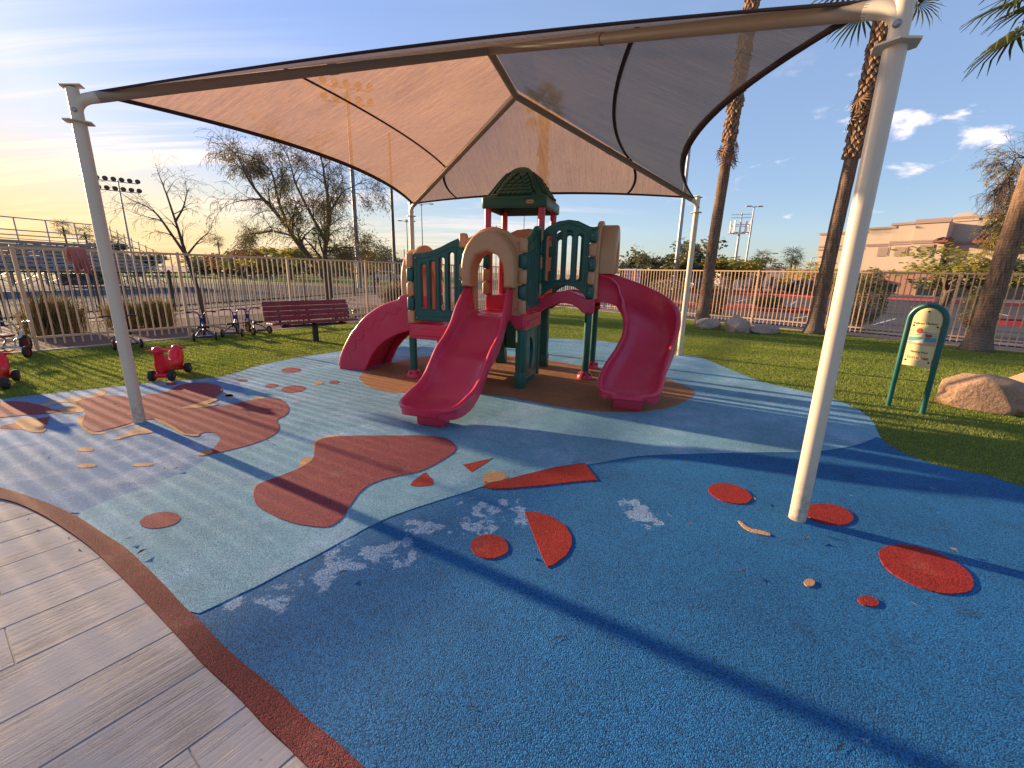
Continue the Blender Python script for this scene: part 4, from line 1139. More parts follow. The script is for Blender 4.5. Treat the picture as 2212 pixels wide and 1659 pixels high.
# ------------------------------------------------------------------ fences
def picket_fence(name, label, a, b, n_out, H, post_at, step, pw, m, bot_rail=.26, group=None, cap=False, post_w=.06, zb=0., gap=.10, top_over=0., first_off=0.):
    """posts, top and bottom rail per bay, every picket an object of its own"""
    d = (b - a).normalized(); L = (b - a).length; ang = math.atan2(d.y, d.x)
    t = thing(name, label, 'fence', a + Vector((0, 0, zb)), ang, group)
    pmesh = None; kmesh = None
    posts = post_at
    for x in posts:
        if pmesh is None:
            mb = MB().box((post_w, post_w, H + .02 + .15), (0, 0, (H + .02 - .15) / 2), .004, None, 1)
            if cap: mb.lathe([(post_w * .75, H + .02), (post_w * .62, H + .05), (post_w * .25, H + .07)], (0, 0, 0), 10)
            o = mb.build('post', m, t, False); pmesh = o.data
        else: o = link('post', pmesh, None, t)
        o.location = (x, 0, 0)
    for x0, x1 in zip(posts, posts[1:]):
        for nm, z, th in (('top_rail', H - top_over, .045), ('bottom_rail', bot_rail, .042)):
            r = box(nm, (x1 - x0 - post_w - .002, .034, th), ((x0 + x1) / 2, 0, z - th / 2), m, t, .004, None, False, 1)
        n = max(1, int(round((x1 - x0) / step)))
        for k in range(1, n):
            x = x0 + (x1 - x0) * k / n
            if kmesh is None:
                hh = H - .045 - top_over - gap if top_over == 0 else H - gap
                o = MB().box((pw, pw, hh), (0, 0, hh / 2 + gap), .003, None, 1).build('picket', m, t, False); kmesh = o.data
            else: o = link('picket', kmesh, None, t)
            o.location = (x, -.0305 + .0 if False else 0, 0)
    return t
HF = 1.86
# left fence: posts seen at two places fix the bays
p1 = (G(67, 762) - LA).dot(LD)
p2_ = (G(416, 729) - LA).dot(LD)
bay = 2.44
Lstart = LA + LN * .10
tl_ = (CORNER - LA).length
pp = []
x = p2_ - 4 * bay
while x < tl_ - .3: pp.append(x); x += bay
pp.append(tl_ + .03)
picket_fence('picket_fence', 'tan metal picket fence behind the bench and tricycles', Lstart, CORNER + LN * .10, LN, HF, pp, .1284, .025, 'fence paint')
rl = (RB_ - CORNER).length
rp = []
base_r = (G(1806 - 12, 722) - CORNER).dot(RD)
x = base_r - 7 * bay
while x > .5: x -= bay
x += bay
rp = [0.10]
while x < rl + 6: 
    if x > .6: rp.append(x)
    x += bay
picket_fence('picket_fence', 'tan metal picket fence beside the palms and the parking lot', CORNER + RN * .10, RB_ + RN * .10, RN, HF, rp, .1284, .025, 'fence paint')
# black fence of the sports ground
BA, BB = G(222, 681), G(573, 653)
bd_ = (BB - BA).normalized()
picket_fence('picket_fence', 'low black metal fence beyond the tan one in front of the bleachers', BA - bd_ * 9.76, BB + bd_ * 19, None, 1.36, [2.44 * k for k in range(15)], .122, .022, 'black metal', .16, None, True, .075, 0., .06, .0)

# ------------------------------------------------------------------ jacket hung over the fence
def jacket():
    a = G(150, 752); t0 = (Vector((a.x, a.y, 0)) - Lstart).dot(LD)
    # column seen at px 165
    best = min((abs((lambda q: q)(0)), 0) for _ in (0,))
    ctr = None
    for k in range(400):
        q = Lstart + LD * (-1.5 + k * .01)
        v = Vector((q.x, q.y, HF - EYE)); 
        px = IW / 2 + FPX * (v.dot(Vector(RV)) / v.dot(Vector(FW)))
        if ctr is None or abs(px - 163) < ctr[0]: ctr = (abs(px - 163), q)
    q = ctr[1]
    nu, nv = 26, 34; vs, fs = [], []
    for i in range(nv + 1):
        t = i / nv            # from hem on this side over the rail and down outside
        for j in range(nu + 1):
            s = j / nu - .5
            wid = .25 * (1 - .15 * abs(t - .55)) + .03 * mnoise.noise(Vector((t * 4, .3, 1.)))
            arc = (t - .62) * (.82 + .07 * mnoise.noise(Vector((s * 5, 1., 8.))))
            if arc < -.05: y, z = -.040 - .035 * abs(mnoise.noise(Vector((s * 7, t * 2.2, 1.)))) * min(1, -arc * 4), HF + .012 + (arc + .05)
            elif arc > .05: y, z = .040 + .03 * abs(mnoise.noise(Vector((s * 6, t * 2, 5.)))), HF + .012 - (arc - .05)
            else: y, z = arc * .8, HF + .014 + .012 * math.cos(arc / .05 * 1.5)
            x = s * wid + .018 * mnoise.noise(Vector((s * 3, t * 5, 2.))) + .05 * (.62 - t)
            if t < .10: z += .05 * mnoise.noise(Vector((s * 9, 3., 4.))) + (.07 if abs(s) < .1 else 0)
            y -= .022 * math.sin(s * 26 + 3 * t) * min(1, max(0, -arc) * 3)
            vs.append(Vector((x, y, z)))
    n = nu + 1
    fs = [(i * n + j, i * n + j + 1, (i + 1) * n + j + 1, (i + 1) * n + j) for i in range(nv) for j in range(nu)]
    o = link('jacket', py_mesh('jacket', vs, fs), 'jacket cloth', None, True)
    so = o.modifiers.new('s', 'SOLIDIFY'); so.thickness = .006
    o.location = (q.x, q.y, 0); o.rotation_euler = (0, 0, math.atan2(LD.y, LD.x))
    tag(o, 'faded red jacket draped over the top rail of the tan fence', 'jacket')
jacket()

# ------------------------------------------------------------------ bench
bdv = Vector((math.cos(R(46.2)), math.sin(R(46.2)), 0))
bc = Vector((-4.295, 9.567, 0))
be = thing('bench', 'maroon slatted bench with backrest on the turf by the fence', 'bench', (bc.x, bc.y, 0), math.atan2(bdv.y, bdv.x))
# local: x along the bench, y towards the fence
BLN = 1.86
for k in range(3):
    pl = box('seat_slat', (BLN, .135, .042), (0, .07 + .143 * k, .455 - .008 * k), 'maroon plank', be, .010, Matrix.Rotation(R(-3), 4, 'X'), True, 2); sharp(pl)
for k in range(4):
    pl = box('back_slat', (BLN, .038, .098), (0, .515 + .028 * k, .525 + .105 * k), 'maroon plank', be, .010, Matrix.Rotation(R(-14), 4, 'X'), True, 2); sharp(pl)
fm = MB()
fm.box((BLN * .76, .06, .05), (0, .22, .375))
for x in (-.62, 0, .62):
    fm.box((.05, .44, .04), (x, .24, .39)); fm.box((.05, .03, .34), (x, .588, .60), 0, Matrix.Rotation(R(-14), 4, 'X'))
fm.build('frame', 'black metal', be, False)
box('leg', (.10, .10, .40), (.0, .23, .19), 'black metal', be, .008)
box('leg_plate', (.2, .2, .012), (.0, .23, .006), 'black metal', be, .002)

# ------------------------------------------------------------------ tricycles
def wheel(name, r, w, hubr, loc, axis, parent, hubm='trike yellow', spoke=True):
    M = Vector(axis).to_track_quat('Z', 'Y').to_matrix().to_4x4()
    wo = MB().lathe([(r * .70, -w / 2), (r * .90, -w / 2), (r, -w * .28), (r, w * .28), (r * .90, w / 2), (r * .70, w / 2), (r * .66, w * .3), (r * .66, -w * .3), (r * .70, -w / 2)], (0, 0, 0), 28, M)
    wo.f = wo.f[:-2]
    wo = wo.build(name, 'dark rubber', parent, True, 50); wo.location = loc
    MB().lathe([(hubr, -w * .34), (hubr, w * .34), (hubr * .86, w * .40), (hubr * .35, w * .30), (hubr * .3, w * .62), (.001, w * .64)], (0, 0, 0), 24, M).build('hub', hubm, wo, True, 40)
    MB().lathe([(hubr * .86, -w * .40), (hubr * .35, -w * .30), (hubr * .3, -w * .62), (.001, -w * .64)][::-1], (0, 0, 0), 24, M).build('hub', hubm, wo, True, 40)
    return wo
def make_trike(label, frame='trike blue', saddle='black metal', hub='trike yellow', low=False):
    t = thing('tricycle', label, 'tricycle')
    # local x forward, z up; rear axle at x=-.28, front wheel at x=.30
    r1, r2 = .135, .095
    fr = MB()
    fr.tube([(.26, 0, .40), (.20, 0, .33), (.05, 0, .26), (-.12, 0, .235), (-.20, 0, .23)], .017, 10)
    for s in (-1, 1):
        fr.tube([(-.02, s * .01, .25), (-.14, s * .10, .19), (-.26, s * .17, .105), (-.28, s * .18, .095)], .013, 8)
    fr.tube([(-.28, -.215, r2), (-.28, .215, r2)], .014, 10)
    fr.box((.13, .22, .012), (-.34, 0, .12), .004)
    fr.build('frame', frame, t, True, 60)
    hb = MB()
    for s in (-1, 1): hb.tube([(.30, s * .045, r1), (.285, s * .045, .27), (.262, s * .035, .42), (.25, s * .05, .55), (.235, s * .10, .60), (.205, s * .17, .605), (.16, s * .235, .60)], .0125, 10)
    hb.tube([(.254, -.045, .52), (.254, .045, .52)], .010, 8); hb.tube([(.268, 0, .36), (.258, 0, .46)], .03, 12)
    hb = hb.build('handlebar', frame, t, True, 60)
    for s in (-1, 1): tube('grip', [(.185, s * .20, .602), (.135, s * .27, .597)], .018, 'black metal', hb, 10)
    sd_ = MB(); sv, sf = [], []
    seat_pts = [(.04, .03), (.0, .045), (-.06, .07), (-.12, .105), (-.18, .12), (-.215, .10), (-.225, .05)]
    ring = [Vector((x, y, 0)) for x, y in seat_pts] + [Vector((x, -y, 0)) for x, y in seat_pts[::-1]]
    n = len(ring)
    for dz, k in ((.262, .8), (.275, 1.), (.295, .98), (.304, .85)):
        c = Vector((-.10, 0, 0))
        for p in ring: q = c + (p - c) * k; sv.append(Vector((q.x, q.y, dz + (.02 if q.x < -.19 else 0))))
    for i in range(3):
        for k in range(n): sf.append((i * n + k, i * n + (k + 1) % n, (i + 1) * n + (k + 1) % n, (i + 1) * n + k))
    sf.append(tuple(range(n))[::-1]); sf.append(tuple(3 * n + k for k in range(n)))
    link('saddle', py_mesh('saddle', sv, sf), saddle, t, True)
    w = wheel('wheel', r1, .042, r1 * .66, (.30, 0, r1), (0, 1, 0), t, hub)
    tube('crank', [(0, -.085, -.05), (0, -.05, -.05), (0, -.05, .0), (0, .05, 0), (0, .05, .05), (0, .085, .05)], .008, 'chrome', w, 8)
    for s in (-1, 1): box('pedal', (.07, .075, .018), (0, s * .115, s * .05), 'black metal', w, .005)
    for s in (-1, 1): wheel('wheel', r2, .045, r2 * .62, (-.28, s * .20, r2), (0, 1, 0), t, hub)
    return t
tr0 = make_trike('blue tricycle parked half behind the left canopy post')
q0 = G(278, 754); tr0.location = (q0.x + .28 * math.cos(R(140)), q0.y + .28 * math.sin(R(140)), 0); tr0.rotation_euler = (0, 0, R(140))
tl_labels = ['blue tricycle facing the fence, left one of the pair by the fence post', 'blue tricycle facing the fence, right one of the pair by the fence post', 'blue tricycle by the left end of the bench', 'blue tricycle standing beyond the right end of the bench', 'blue tricycle mostly hidden behind the bench seat', 'blue tricycle seen under the bench by its yellow wheels']
spots = [((444, 737), 126), ((503, 728), 112), ((566, 722), 150), ((775, 690), 150), ((640, 703), 110), ((728, 694), 140)]
for lb, ((px, py), rz) in zip(tl_labels, spots):
    c = copy_tree(tr0); p = G(px, py); c.location = (p.x + .28 * math.cos(R(rz)), p.y + .28 * math.sin(R(rz)), 0); c.rotation_euler = (0, 0, R(rz)); c['label'] = lb
for o in [o for o in COL.objects if o.name.startswith('tricycle')]: o['group'] = 'tricycles parked along the fence'

# red and silver tricycle at the left edge
rt = thing('tricycle', 'red and silver tricycle at the left edge of the turf', 'tricycle', None or (0, 0, 0))
fr = MB()
fr.tube([(.34, 0, .42), (.30, 0, .30), (.10, 0, .25), (-.12, 0, .27), (-.22, 0, .17)], .02, 10)
fr.tube([(-.22, -.26, .10), (-.22, -.24, .16), (-.22, -.18, .19), (-.22, .18, .19), (-.22, .24, .16), (-.22, .26, .10)], .017, 10)
fr.tube([(-.10, 0, .26), (-.14, 0, .36)], .016, 8)
fr.build('frame', 'chrome', rt, True, 60)
hb = MB()
hb.tube([(.38, .05, .15), (.34, .05, .45), (.30, .08, .56), (.24, .16, .58), (.16, .25, .575)], .014, 10); hb.tube([(.38, -.05, .15), (.34, -.05, .45), (.30, -.08, .56), (.24, -.16, .58), (.16, -.25, .575)], .014, 10)
hb.build('handlebar', 'chrome', rt, True, 60)
sv = MB(); sv.lathe([(.001, 0), (.11, .0), (.125, .015), (.12, .035), (.06, .045), (.001, .046)], (-.12, 0, .355), 20, Matrix.Scale(1.35, 4, (1, 0, 0))).build('saddle', 'trike red', rt, True, 60)
box('step_plate', (.16, .26, .02), (-.26, 0, .135), 'trike red', rt, .006)
wheel('wheel', .16, .045, .10, (.38, 0, .16), (0, 1, 0), rt, 'trike red')
for s in (-1, 1): wheel('wheel', .10, .05, .062, (-.22, s * .29, .10), (0, 1, 0), rt, 'trike red')
q = G(40, 768); rt.location = (q.x - .02, q.y - .05, 0); rt.rotation_euler = (0, 0, R(112))

# ------------------------------------------------------------------ red ride on toys
def make_ride_on(label):
    t = thing('ride_on_toy', label, 'ride-on toy')
    # local: x forward (towards front axle). body grown from a skeleton
    V = [(-.02, 0, .175), (.08, 0, .19), (.17, 0, .21), (.225, 0, .275), (.25, 0, .355), (.255, 0, .42), (.255, 0, .455),
         (-.12, 0, .17), (-.20, 0, .20), (-.245, 0, .275), (-.255, 0, .36), (-.25, 0, .40), (.23, 0, .14), (.262, 0, .085), (-.225, 0, .14), (-.262, 0, .09),
         (.225, .09, .30), (.225, -.09, .30)]
    E_ = [(0, 1), (1, 2), (2, 3), (3, 4), (4, 5), (5, 6), (0, 7), (7, 8), (8, 9), (9, 10), (10, 11), (2, 12), (12, 13), (8, 14), (14, 15)]
    rad = [.070, .095, .118, .098, .058, .066, .050, .078, .105, .108, .10, .05, .092, .045, .09, .045, .04, .04]
    V, rad = V[:16], rad[:16]
    me = bpy.data.meshes.new('body'); me.from_pydata(V, E_, [])
    o = link('body', me, 'toy red', t)
    sk = o.modifiers.new('skin', 'SKIN')
    for v, r_ in zip(me.skin_vertices[0].data, rad): v.radius = (r_, r_ * 1.05)
    me.skin_vertices[0].data[0].use_root = True
    sb = o.modifiers.new('sub', 'SUBSURF'); sb.levels = 3; sb.render_levels = 3; sk.use_smooth_shade = True
    dg = bpy.context.evaluated_depsgraph_get(); m2 = bpy.data.meshes.new_from_object(o.evaluated_get(dg))
    o.modifiers.clear(); o.data = m2; m2.shade_smooth()
    if not len(m2.materials): m2.materials.append(MATS['toy red'])
    for x, z, r_ in ((.262, .432, .066), (-.262, .385, .055)):
        MB().lathe([(.001, -r_)] + [(r_ * math.cos(R(a)), r_ * math.sin(R(a))) for a in range(-75, 90, 15)] + [(.001, r_)], (x, 0, z), 18, Matrix.Scale(1.15, 4, (1, 0, 0))).build('head', 'toy red', t)
    for x, z in ((.262, .435), (-.262, .388)):
        tube('handle', [(x + .01, -.135, z + .002), (x, -.10, z), (x, -.04, z - .004), (x, .04, z - .004), (x, .10, z), (x + .01, .135, z + .002)], [.009, .016, .020, .020, .016, .009], 'toy red', t, 12)
    tube('axle', [(.268, -.11, .080), (.268, .11, .080)], .034, 'toy red', t, 14); tube('axle', [(-.268, -.11, .080), (-.268, .11, .080)], .034, 'toy red', t, 14)
    for x, hw in ((.268, .118), (-.268, .112)):
        for s in (-1, 1):
            w = MB().lathe([(.02, -.045), (.065, -.045), (.083, -.030), (.085, .0), (.083, .030), (.06, .045), (.02, .040)], (0, 0, 0), 24, Vector((0, s, 0)).to_track_quat('Z', 'Y').to_matrix().to_4x4()).build('wheel', 'dark rubber', t, True, 40)
            w.location = (x, s * hw, .080); w.scale = (.94, .75, .94)
            MB().lathe([(.012, 0), (.012, .008), (.004, .01)], (0, s * .040, 0), 10, Vector((0, s, 0)).to_track_quat('Z', 'Y').to_matrix().to_4x4()).build('hub_cap', 'chrome', w, True, 40)
    return t
t1 = make_ride_on('red plastic ride-on toy with two handlebars by the left canopy post')
yaw = R(-75)
ctr = Vector((-5.04, 6.19, 0))
t1.location = (ctr.x - .0, ctr.y + .02, 0); t1.rotation_euler = (0, 0, yaw); t1['group'] = 'red ride-on toys'
t2 = copy_tree(t1); t2['label'] = 'red ride-on toy cut off by the left edge of the picture'
q = G(20, 846); t2.location = (q.x - .40, q.y + .24, 0); t2.rotation_euler = (0, 0, R(-52)); 

# ------------------------------------------------------------------ sign on a green hoop
sl, sr = G(1918, 876), G(1991, 894)
sc_ = (sl + sr) / 2; sx = (sr - sl).normalized()
W2 = (sr - sl).length / 2
# the hoop stands square to its two feet
sg = thing('play_sign', 'cream arched sign with a pelican picture on a green hoop', 'sign', (sc_.x, sc_.y, 0), math.atan2(sx.y, sx.x))
HS = 1.33; rr_ = W2
path_ = [(-rr_, 0, -.03), (-rr_, 0, .3), (-rr_, 0, HS - rr_)] + [(-rr_ * math.cos(R(a)), 0, HS - rr_ + rr_ * math.sin(R(a))) for a in range(10, 180, 10)] + [(rr_, 0, HS - rr_), (rr_, 0, .3), (rr_, 0, -.03)]
tube('hoop', path_, .030, GRN, sg, 18)
iw = rr_ - .034; z0s = .57
ol = [(-iw, z0s), (iw, z0s), (iw, HS - rr_)] + [(iw * math.cos(R(a)), HS - rr_ + iw * math.sin(R(a))) for a in range(8, 176, 8)] + [(-iw, HS - rr_)]
pn_ = link('sign_panel', panel_mesh('sign_panel', [ol], .014, .003), 'sign cream', sg); place(pn_, PX, PZ, -PY, (0, 0, 0))
def on_panel(name, me, m, x, z, dy=.0078, s=1.): 
    o = link(name, me, m, pn_); o.location = (x, z, dy); o.scale = (s, s, 1); return o
on_panel('lettering', text_mesh('lettering', 'Pelican Harbor', .040), 'sign ink', -.005, HS - .235).rotation_euler = (0, 0, R(1.5))
on_panel('lettering', text_mesh('lettering', 'Mommy Island', .030), 'sign ink', .0, .745)
on_panel('lettering', text_mesh('lettering', 'TUTOR TIME', .040, .001), 'sign red', .0, .665)
iz = .90                                           # picture strip
on_panel('picture_sand', panel_mesh('p', [[(-.14, 0), (.14, 0), (.14, .055), (-.14, .04)]], .002, .0004, 1), 'sign sand', 0, iz - .06)
on_panel('picture_water', panel_mesh('p', [[(-.14, 0), (.14, .012), (.14, .062), (-.14, .052)]], .002, .0004, 1), 'sign teal', 0, iz - .018)
on_panel('picture_sun', panel_mesh('p', [ell(0, 0, .033, .033)], .002, .0004, 1), 'sign red', -.045, iz + .115, .0085)
for dz, x0, x1 in ((.115, -.14, -.07), (.10, -.01, .14), (.075, -.14, -.03), (.068, .02, .14)):
    P = [(x0 + (x1 - x0) * k / 8, dz + .006 * math.sin(k * .9)) for k in range(9)]
    on_panel('picture_line', panel_mesh('p', [[(x, z) for x, z in P] + [(x, z - .008) for x, z in P[::-1]]], .002, .0003, 1), 'sign teal', 0, iz, .0085)
pel = cr([(-.10, -.022, 0), (-.05, -.008, 0), (-.005, .012, 0), (.0, .05, 0), (-.012, .08, 0), (.005, .094, 0), (.022, .082, 0), (.016, .05, 0), (.022, .012, 0), (.01, -.022, 0), (-.03, -.038, 0), (-.07, -.034, 0)], 4, True)
on_panel('picture_bird', panel_mesh('p', [[(p[0], p[1]) for p in pel]], .002, .0004, 1), 'sign white', 0, iz, .009)
on_panel('picture_beak', panel_mesh('p', [[(.018, .086), (.095, .075), (.085, .055), (.06, .038), (.035, .042), (.022, .06)]], .002, .0004, 1), 'sign red', 0, iz, .0095)
on_panel('picture_feet', panel_mesh('p', [[(-.03, -.052), (.005, -.052), (.0, -.042), (-.012, -.036), (-.022, -.042)]], .002, .0004, 1), 'sign red', 0, iz, .0095)
for x, z in ((0, HS - .075), (-iw + .03, HS - rr_ - .07), (iw - .03, HS - rr_ - .07), (-iw + .03, z0s + .07), (iw - .03, z0s + .07)):
    o = MB().lathe([(.011, 0), (.011, .004), (.006, .007)], (0, 0, 0), 10).build('screw', 'black metal', pn_, True, 40); o.location = (x, z, .007)
for z in (HS - rr_ - .08, z0s + .09):
    for s in (-1, 1): box('clip', (.03, .02, .04), (s * (iw + .012), .0, z), 'black metal', sg, .003)

# ------------------------------------------------------------------ boulders
def boulder(label, loc, sx_, sy_, sz_, seed, m, rz=0., sink=.18, group=None, rough=.22):
    bm = bmesh.new(); bmesh.ops.create_icosphere(bm, subdivisions=5, radius=1.)
    off = Vector((seed * 7.3, seed * 3.1, seed * 1.7))
    for v in bm.verts:
        p = v.co.copy(); n1 = mnoise.fractal(p * .9 + off, 1., 2., 4); n2 = mnoise.fractal(p * 4 + off, .9, 2., 4)
        # flat facets: clip against a few random planes
        r_ = 1 + rough * n1 + .05 * n2
        q = p * r_
        for k in range(13):
            rs = random.Random(seed * 31 + k); nrm = Vector((rs.uniform(-1, 1), rs.uniform(-1, 1), rs.uniform(-.2, 1))).normalized(); dd = q.dot(nrm) - rs.uniform(.70, .96)
            if dd > 0: q -= nrm * dd * .92
        v.co = Vector((q.x * sx_, q.y * sy_, max(q.z, -.5) * sz_))
    o = link('boulder', bm_mesh('boulder', bm), m, None, True)
    o.location = (loc[0], loc[1], sz_ * (1 - sink) * .62); o.rotation_euler = (0, 0, R(rz))
    return tag(o, label, 'boulder', group)
boulder('large rough tan boulder on the turf beside the green hoop sign', (6.34, 5.55), .56, .46, .31, 3, 'boulder warm', -28)
boulder('tan boulder cut off by the right edge beyond the largest boulder', (7.22, 5.85), .42, .38, .30, 5, 'boulder warm', 20)
for lb, (px, py), s, sd_ in (('low rounded boulder at the foot of the slimmer palm by the fence', (1533, 711), (.42, .32, .26), 11), ('pointed boulder between two lower ones along the right fence', (1598, 719), (.42, .34, .34), 13), ('flat pale boulder nearest the thick palm trunk at the fence', (1655, 721), (.50, .30, .20), 17)):
    p = G(px, py); boulder(lb, (p.x, p.y + .15), *s, sd_, 'boulder grey', random.uniform(-20, 20), .2, 'boulders along the right fence')
# small leaf litter blown onto rubber and turf
lt = MB()
for _ in range(46):
    px, py = random.uniform(60, 2150), random.uniform(760, 1250)
    p = G(px, py); a = random.uniform(0, 6.28); l = random.uniform(.012, .03); w = l * .3
    if p.y > 11 or abs(p.x) > 9: continue
    u_ = Vector((math.cos(a), math.sin(a), 0)); v_ = Vector((-math.sin(a), math.cos(a), 0))
    z = Vector((0, 0, .024 if False else .019)); up_ = Vector((0, 0, random.uniform(.002, .010)))
    lt.add([p + z - u_ * l, p + z + v_ * w + up_, p + z + u_ * l, p + z - v_ * w + up_ * .5], [(0, 1, 2), (0, 2, 3)])
tag(lt.build('dry_leaves', 'dead frond', None, False), kind='stuff')

# ------------------------------------------------------------------ vegetation builders
class Twigs:
    def __init__(self): self.v = []; self.f = []; self.n = 0
    def seg(self, a, b, ra, rb, sides):
        d = (b - a)
        if d.length < 1e-6: return
        t = d.normalized(); u = t.orthogonal().normalized(); w = t.cross(u)
        for p, r in ((a, ra), (b, rb)):
            for k in range(sides):
                an = 2 * math.pi * k / sides; self.v.append(p + (u * math.cos(an) + w * math.sin(an)) * r)
        o = self.n
        for k in range(sides): self.f.append((o + k, o + (k + 1) % sides, o + sides + (k + 1) % sides, o + sides + k))
        self.n += sides * 2
def leaf_quads(pts, rs, l0, l1, wr=.35, droop=.0):
    """thin leaf shaped faces at the given points"""
    n = len(pts); P = np.array([tuple(p) for p in pts])
    a = rs.uniform(0, 2 * np.pi, n); el = rs.uniform(-.9, .7, n) - droop; L = rs.uniform(l0, l1, n)[:, None]
    d = np.stack([np.cos(a) * np.cos(el), np.sin(a) * np.cos(el), np.sin(el)], 1)
    r = rs.normal(size=(n, 3)); s = np.cross(d, r); s /= np.linalg.norm(s, axis=1)[:, None] + 1e-9
    V = np.zeros((n, 4, 3)); V[:, 0] = P; V[:, 1] = P + d * L * .5 + s * L * wr * .5; V[:, 2] = P + d * L; V[:, 3] = P + d * L * .5 - s * L * wr * .5
    return V.reshape(-1, 3), np.arange(n * 4).reshape(-1, 4)
def grow_tree(seed, stems, spec, leaf, clumps=(), trunk_m='mesquite bark', leaf_m='mesquite leaf', twig_m='twig'):
    """stems: list of (list of points, r0, r1). spec: dict of numbers. Returns trunk mesh, crown twig mesh, leaf mesh"""
    rd = random.Random(seed); big, tw = MB(), Twigs(); tips = []
    def branch(p, d, r, L, lev):
        n = spec['segs']; q = p.copy(); dd = d.normalized(); pts = [q.copy()]; dirs = [dd.copy()]
        for i in range(n):
            j = Vector((rd.gauss(0, 1), rd.gauss(0, 1), rd.gauss(0, 1))) * spec['wob']
            dd = (dd + j + Vector((0, 0, spec['up'][min(lev, len(spec['up']) - 1)]))).normalized()
            q = q + dd * (L / n); pts.append(q.copy()); dirs.append(dd.copy())
        last = lev >= spec['levels']
        rr = [max(spec['rmin'], r * (1 - .62 * i / n)) for i in range(n + 1)]
        if rr[0] > spec['thick']:
            big.tube(pts, rr, 7, False)
        else:
            for i in range(n): tw.seg(pts[i], pts[i + 1], rr[i], rr[i + 1], 3)
        if last:
            tips.extend(pts[1:]); return
        k = spec['kids'][min(lev, len(spec['kids']) - 1)]
        for c in range(k):
            t = .22 + .78 * (c + rd.random()) / k; i = min(n, max(1, int(t * n)))
            ax = dirs[i]; o = ax.orthogonal().normalized(); o = Matrix.Rotation(rd.uniform(0, 6.283), 3, ax) @ o
            an = R(rd.uniform(*spec['ang'])); nd = ax * math.cos(an) + o * math.sin(an)
            branch(pts[i], nd, rr[i] * rd.uniform(.5, .7), L * rd.uniform(*spec['len']), lev + 1)
        branch(pts[-1], dirs[-1], rr[-1], L * rd.uniform(.5, .75), lev + 1)
    for pts, r0, r1, L, *bare_ in stems:
        P = [Vector(p) for p in cr([tuple(p) for p in pts], 5)]
        n = len(P); rr = [r0 + (r1 - r0) * (i / (n - 1)) ** .8 for i in range(n)]
        big.tube(P, rr, 12, False)
        for i in range(int(n * (bare_[0] if bare_ else spec.get('bare', .4))), n, spec.get('every', 2)):
            ax = (P[min(i + 1, n - 1)] - P[i - 1]).normalized(); o = Matrix.Rotation(rd.uniform(0, 6.283), 3, ax) @ ax.orthogonal().normalized()
            an = R(rd.uniform(*spec['ang'])); branch(P[i], ax * math.cos(an) + o * math.sin(an), rr[i] * .55, L * rd.uniform(.6, 1.), 1)
        branch(P[-1], (P[-1] - P[-3]), r1, L, 1)
    return big, tw, tips
def tree_thing(name, label, cat, loc, seed, stems, spec, nleaf, lsize, trunk_m, leaf_m, twig_m='twig', clump=None, group=None, droop=.3, wr=.3, jit=.10):
    t = thing(name, label, cat, loc, 0, group)
    big, tw, tips = grow_tree(seed, stems, spec, None)
    big.build('trunk', trunk_m, t, True)
    me = py_mesh('twigs', tw.v, tw.f); link('twigs', me, twig_m, t)
    rs = np.random.default_rng(seed)
    if nleaf:
        T = np.array([tuple(p) for p in tips])
        if clump:
            f = np.array([mnoise.noise(Vector(p) * clump[0] + Vector((seed, 0, 0))) for p in T]); T = T[f > clump[1]]
        idx = rs.integers(0, len(T), nleaf); P = T[idx] + rs.normal(size=(nleaf, 3)) * jit
        v, f = leaf_quads(P, rs, *lsize, wr, droop); link('crown', raw_mesh('crown', v, f), leaf_m, t)
    return t

# bare leaning tree between the two fences
bt = G(447, 701); hz = HT(345, 372, bt)
S = dict(segs=5, wob=.17, up=[.02, .0, -.03, -.10], rmin=.003, thick=.010, kids=[3, 2, 2, 2], ang=(25, 58), len=(.50, .80), levels=4, bare=.40, every=3)
def off(px, py, base, k=0.): # point over the base in the picture plane
    d = FW + RV * ((px - IW / 2) / FPX) + UV * (-(py - IH / 2) / FPX); t = (base.y + k) / d[1]
    return Vector((d[0] * t - base.x, k, EYE + d[2] * t))
tree_thing('bare_tree', 'leafless leaning tree behind the tan fence on the left', 'tree', bt, 21,
    [([(0, 0, -.1), off(428, 630, bt), off(400, 545, bt, .1), off(383, 490, bt, .1), off(360, 420, bt, .2)], .072, .020, .72), ([off(404, 555, bt), off(380, 520, bt, -.2), off(345, 470, bt, -.4), off(330, 455, bt, -.5)], .045, .015, .62), ([off(405, 550, bt), off(425, 525, bt, .3), off(440, 510, bt, .4)], .03, .013, .4), ([off(378, 480, bt, .1), off(395, 450, bt, .3), off(402, 425, bt, .4)], .03, .013, .4)],
    S, 0, None, 'dark bark', 'mesquite leaf', 'dark bark')
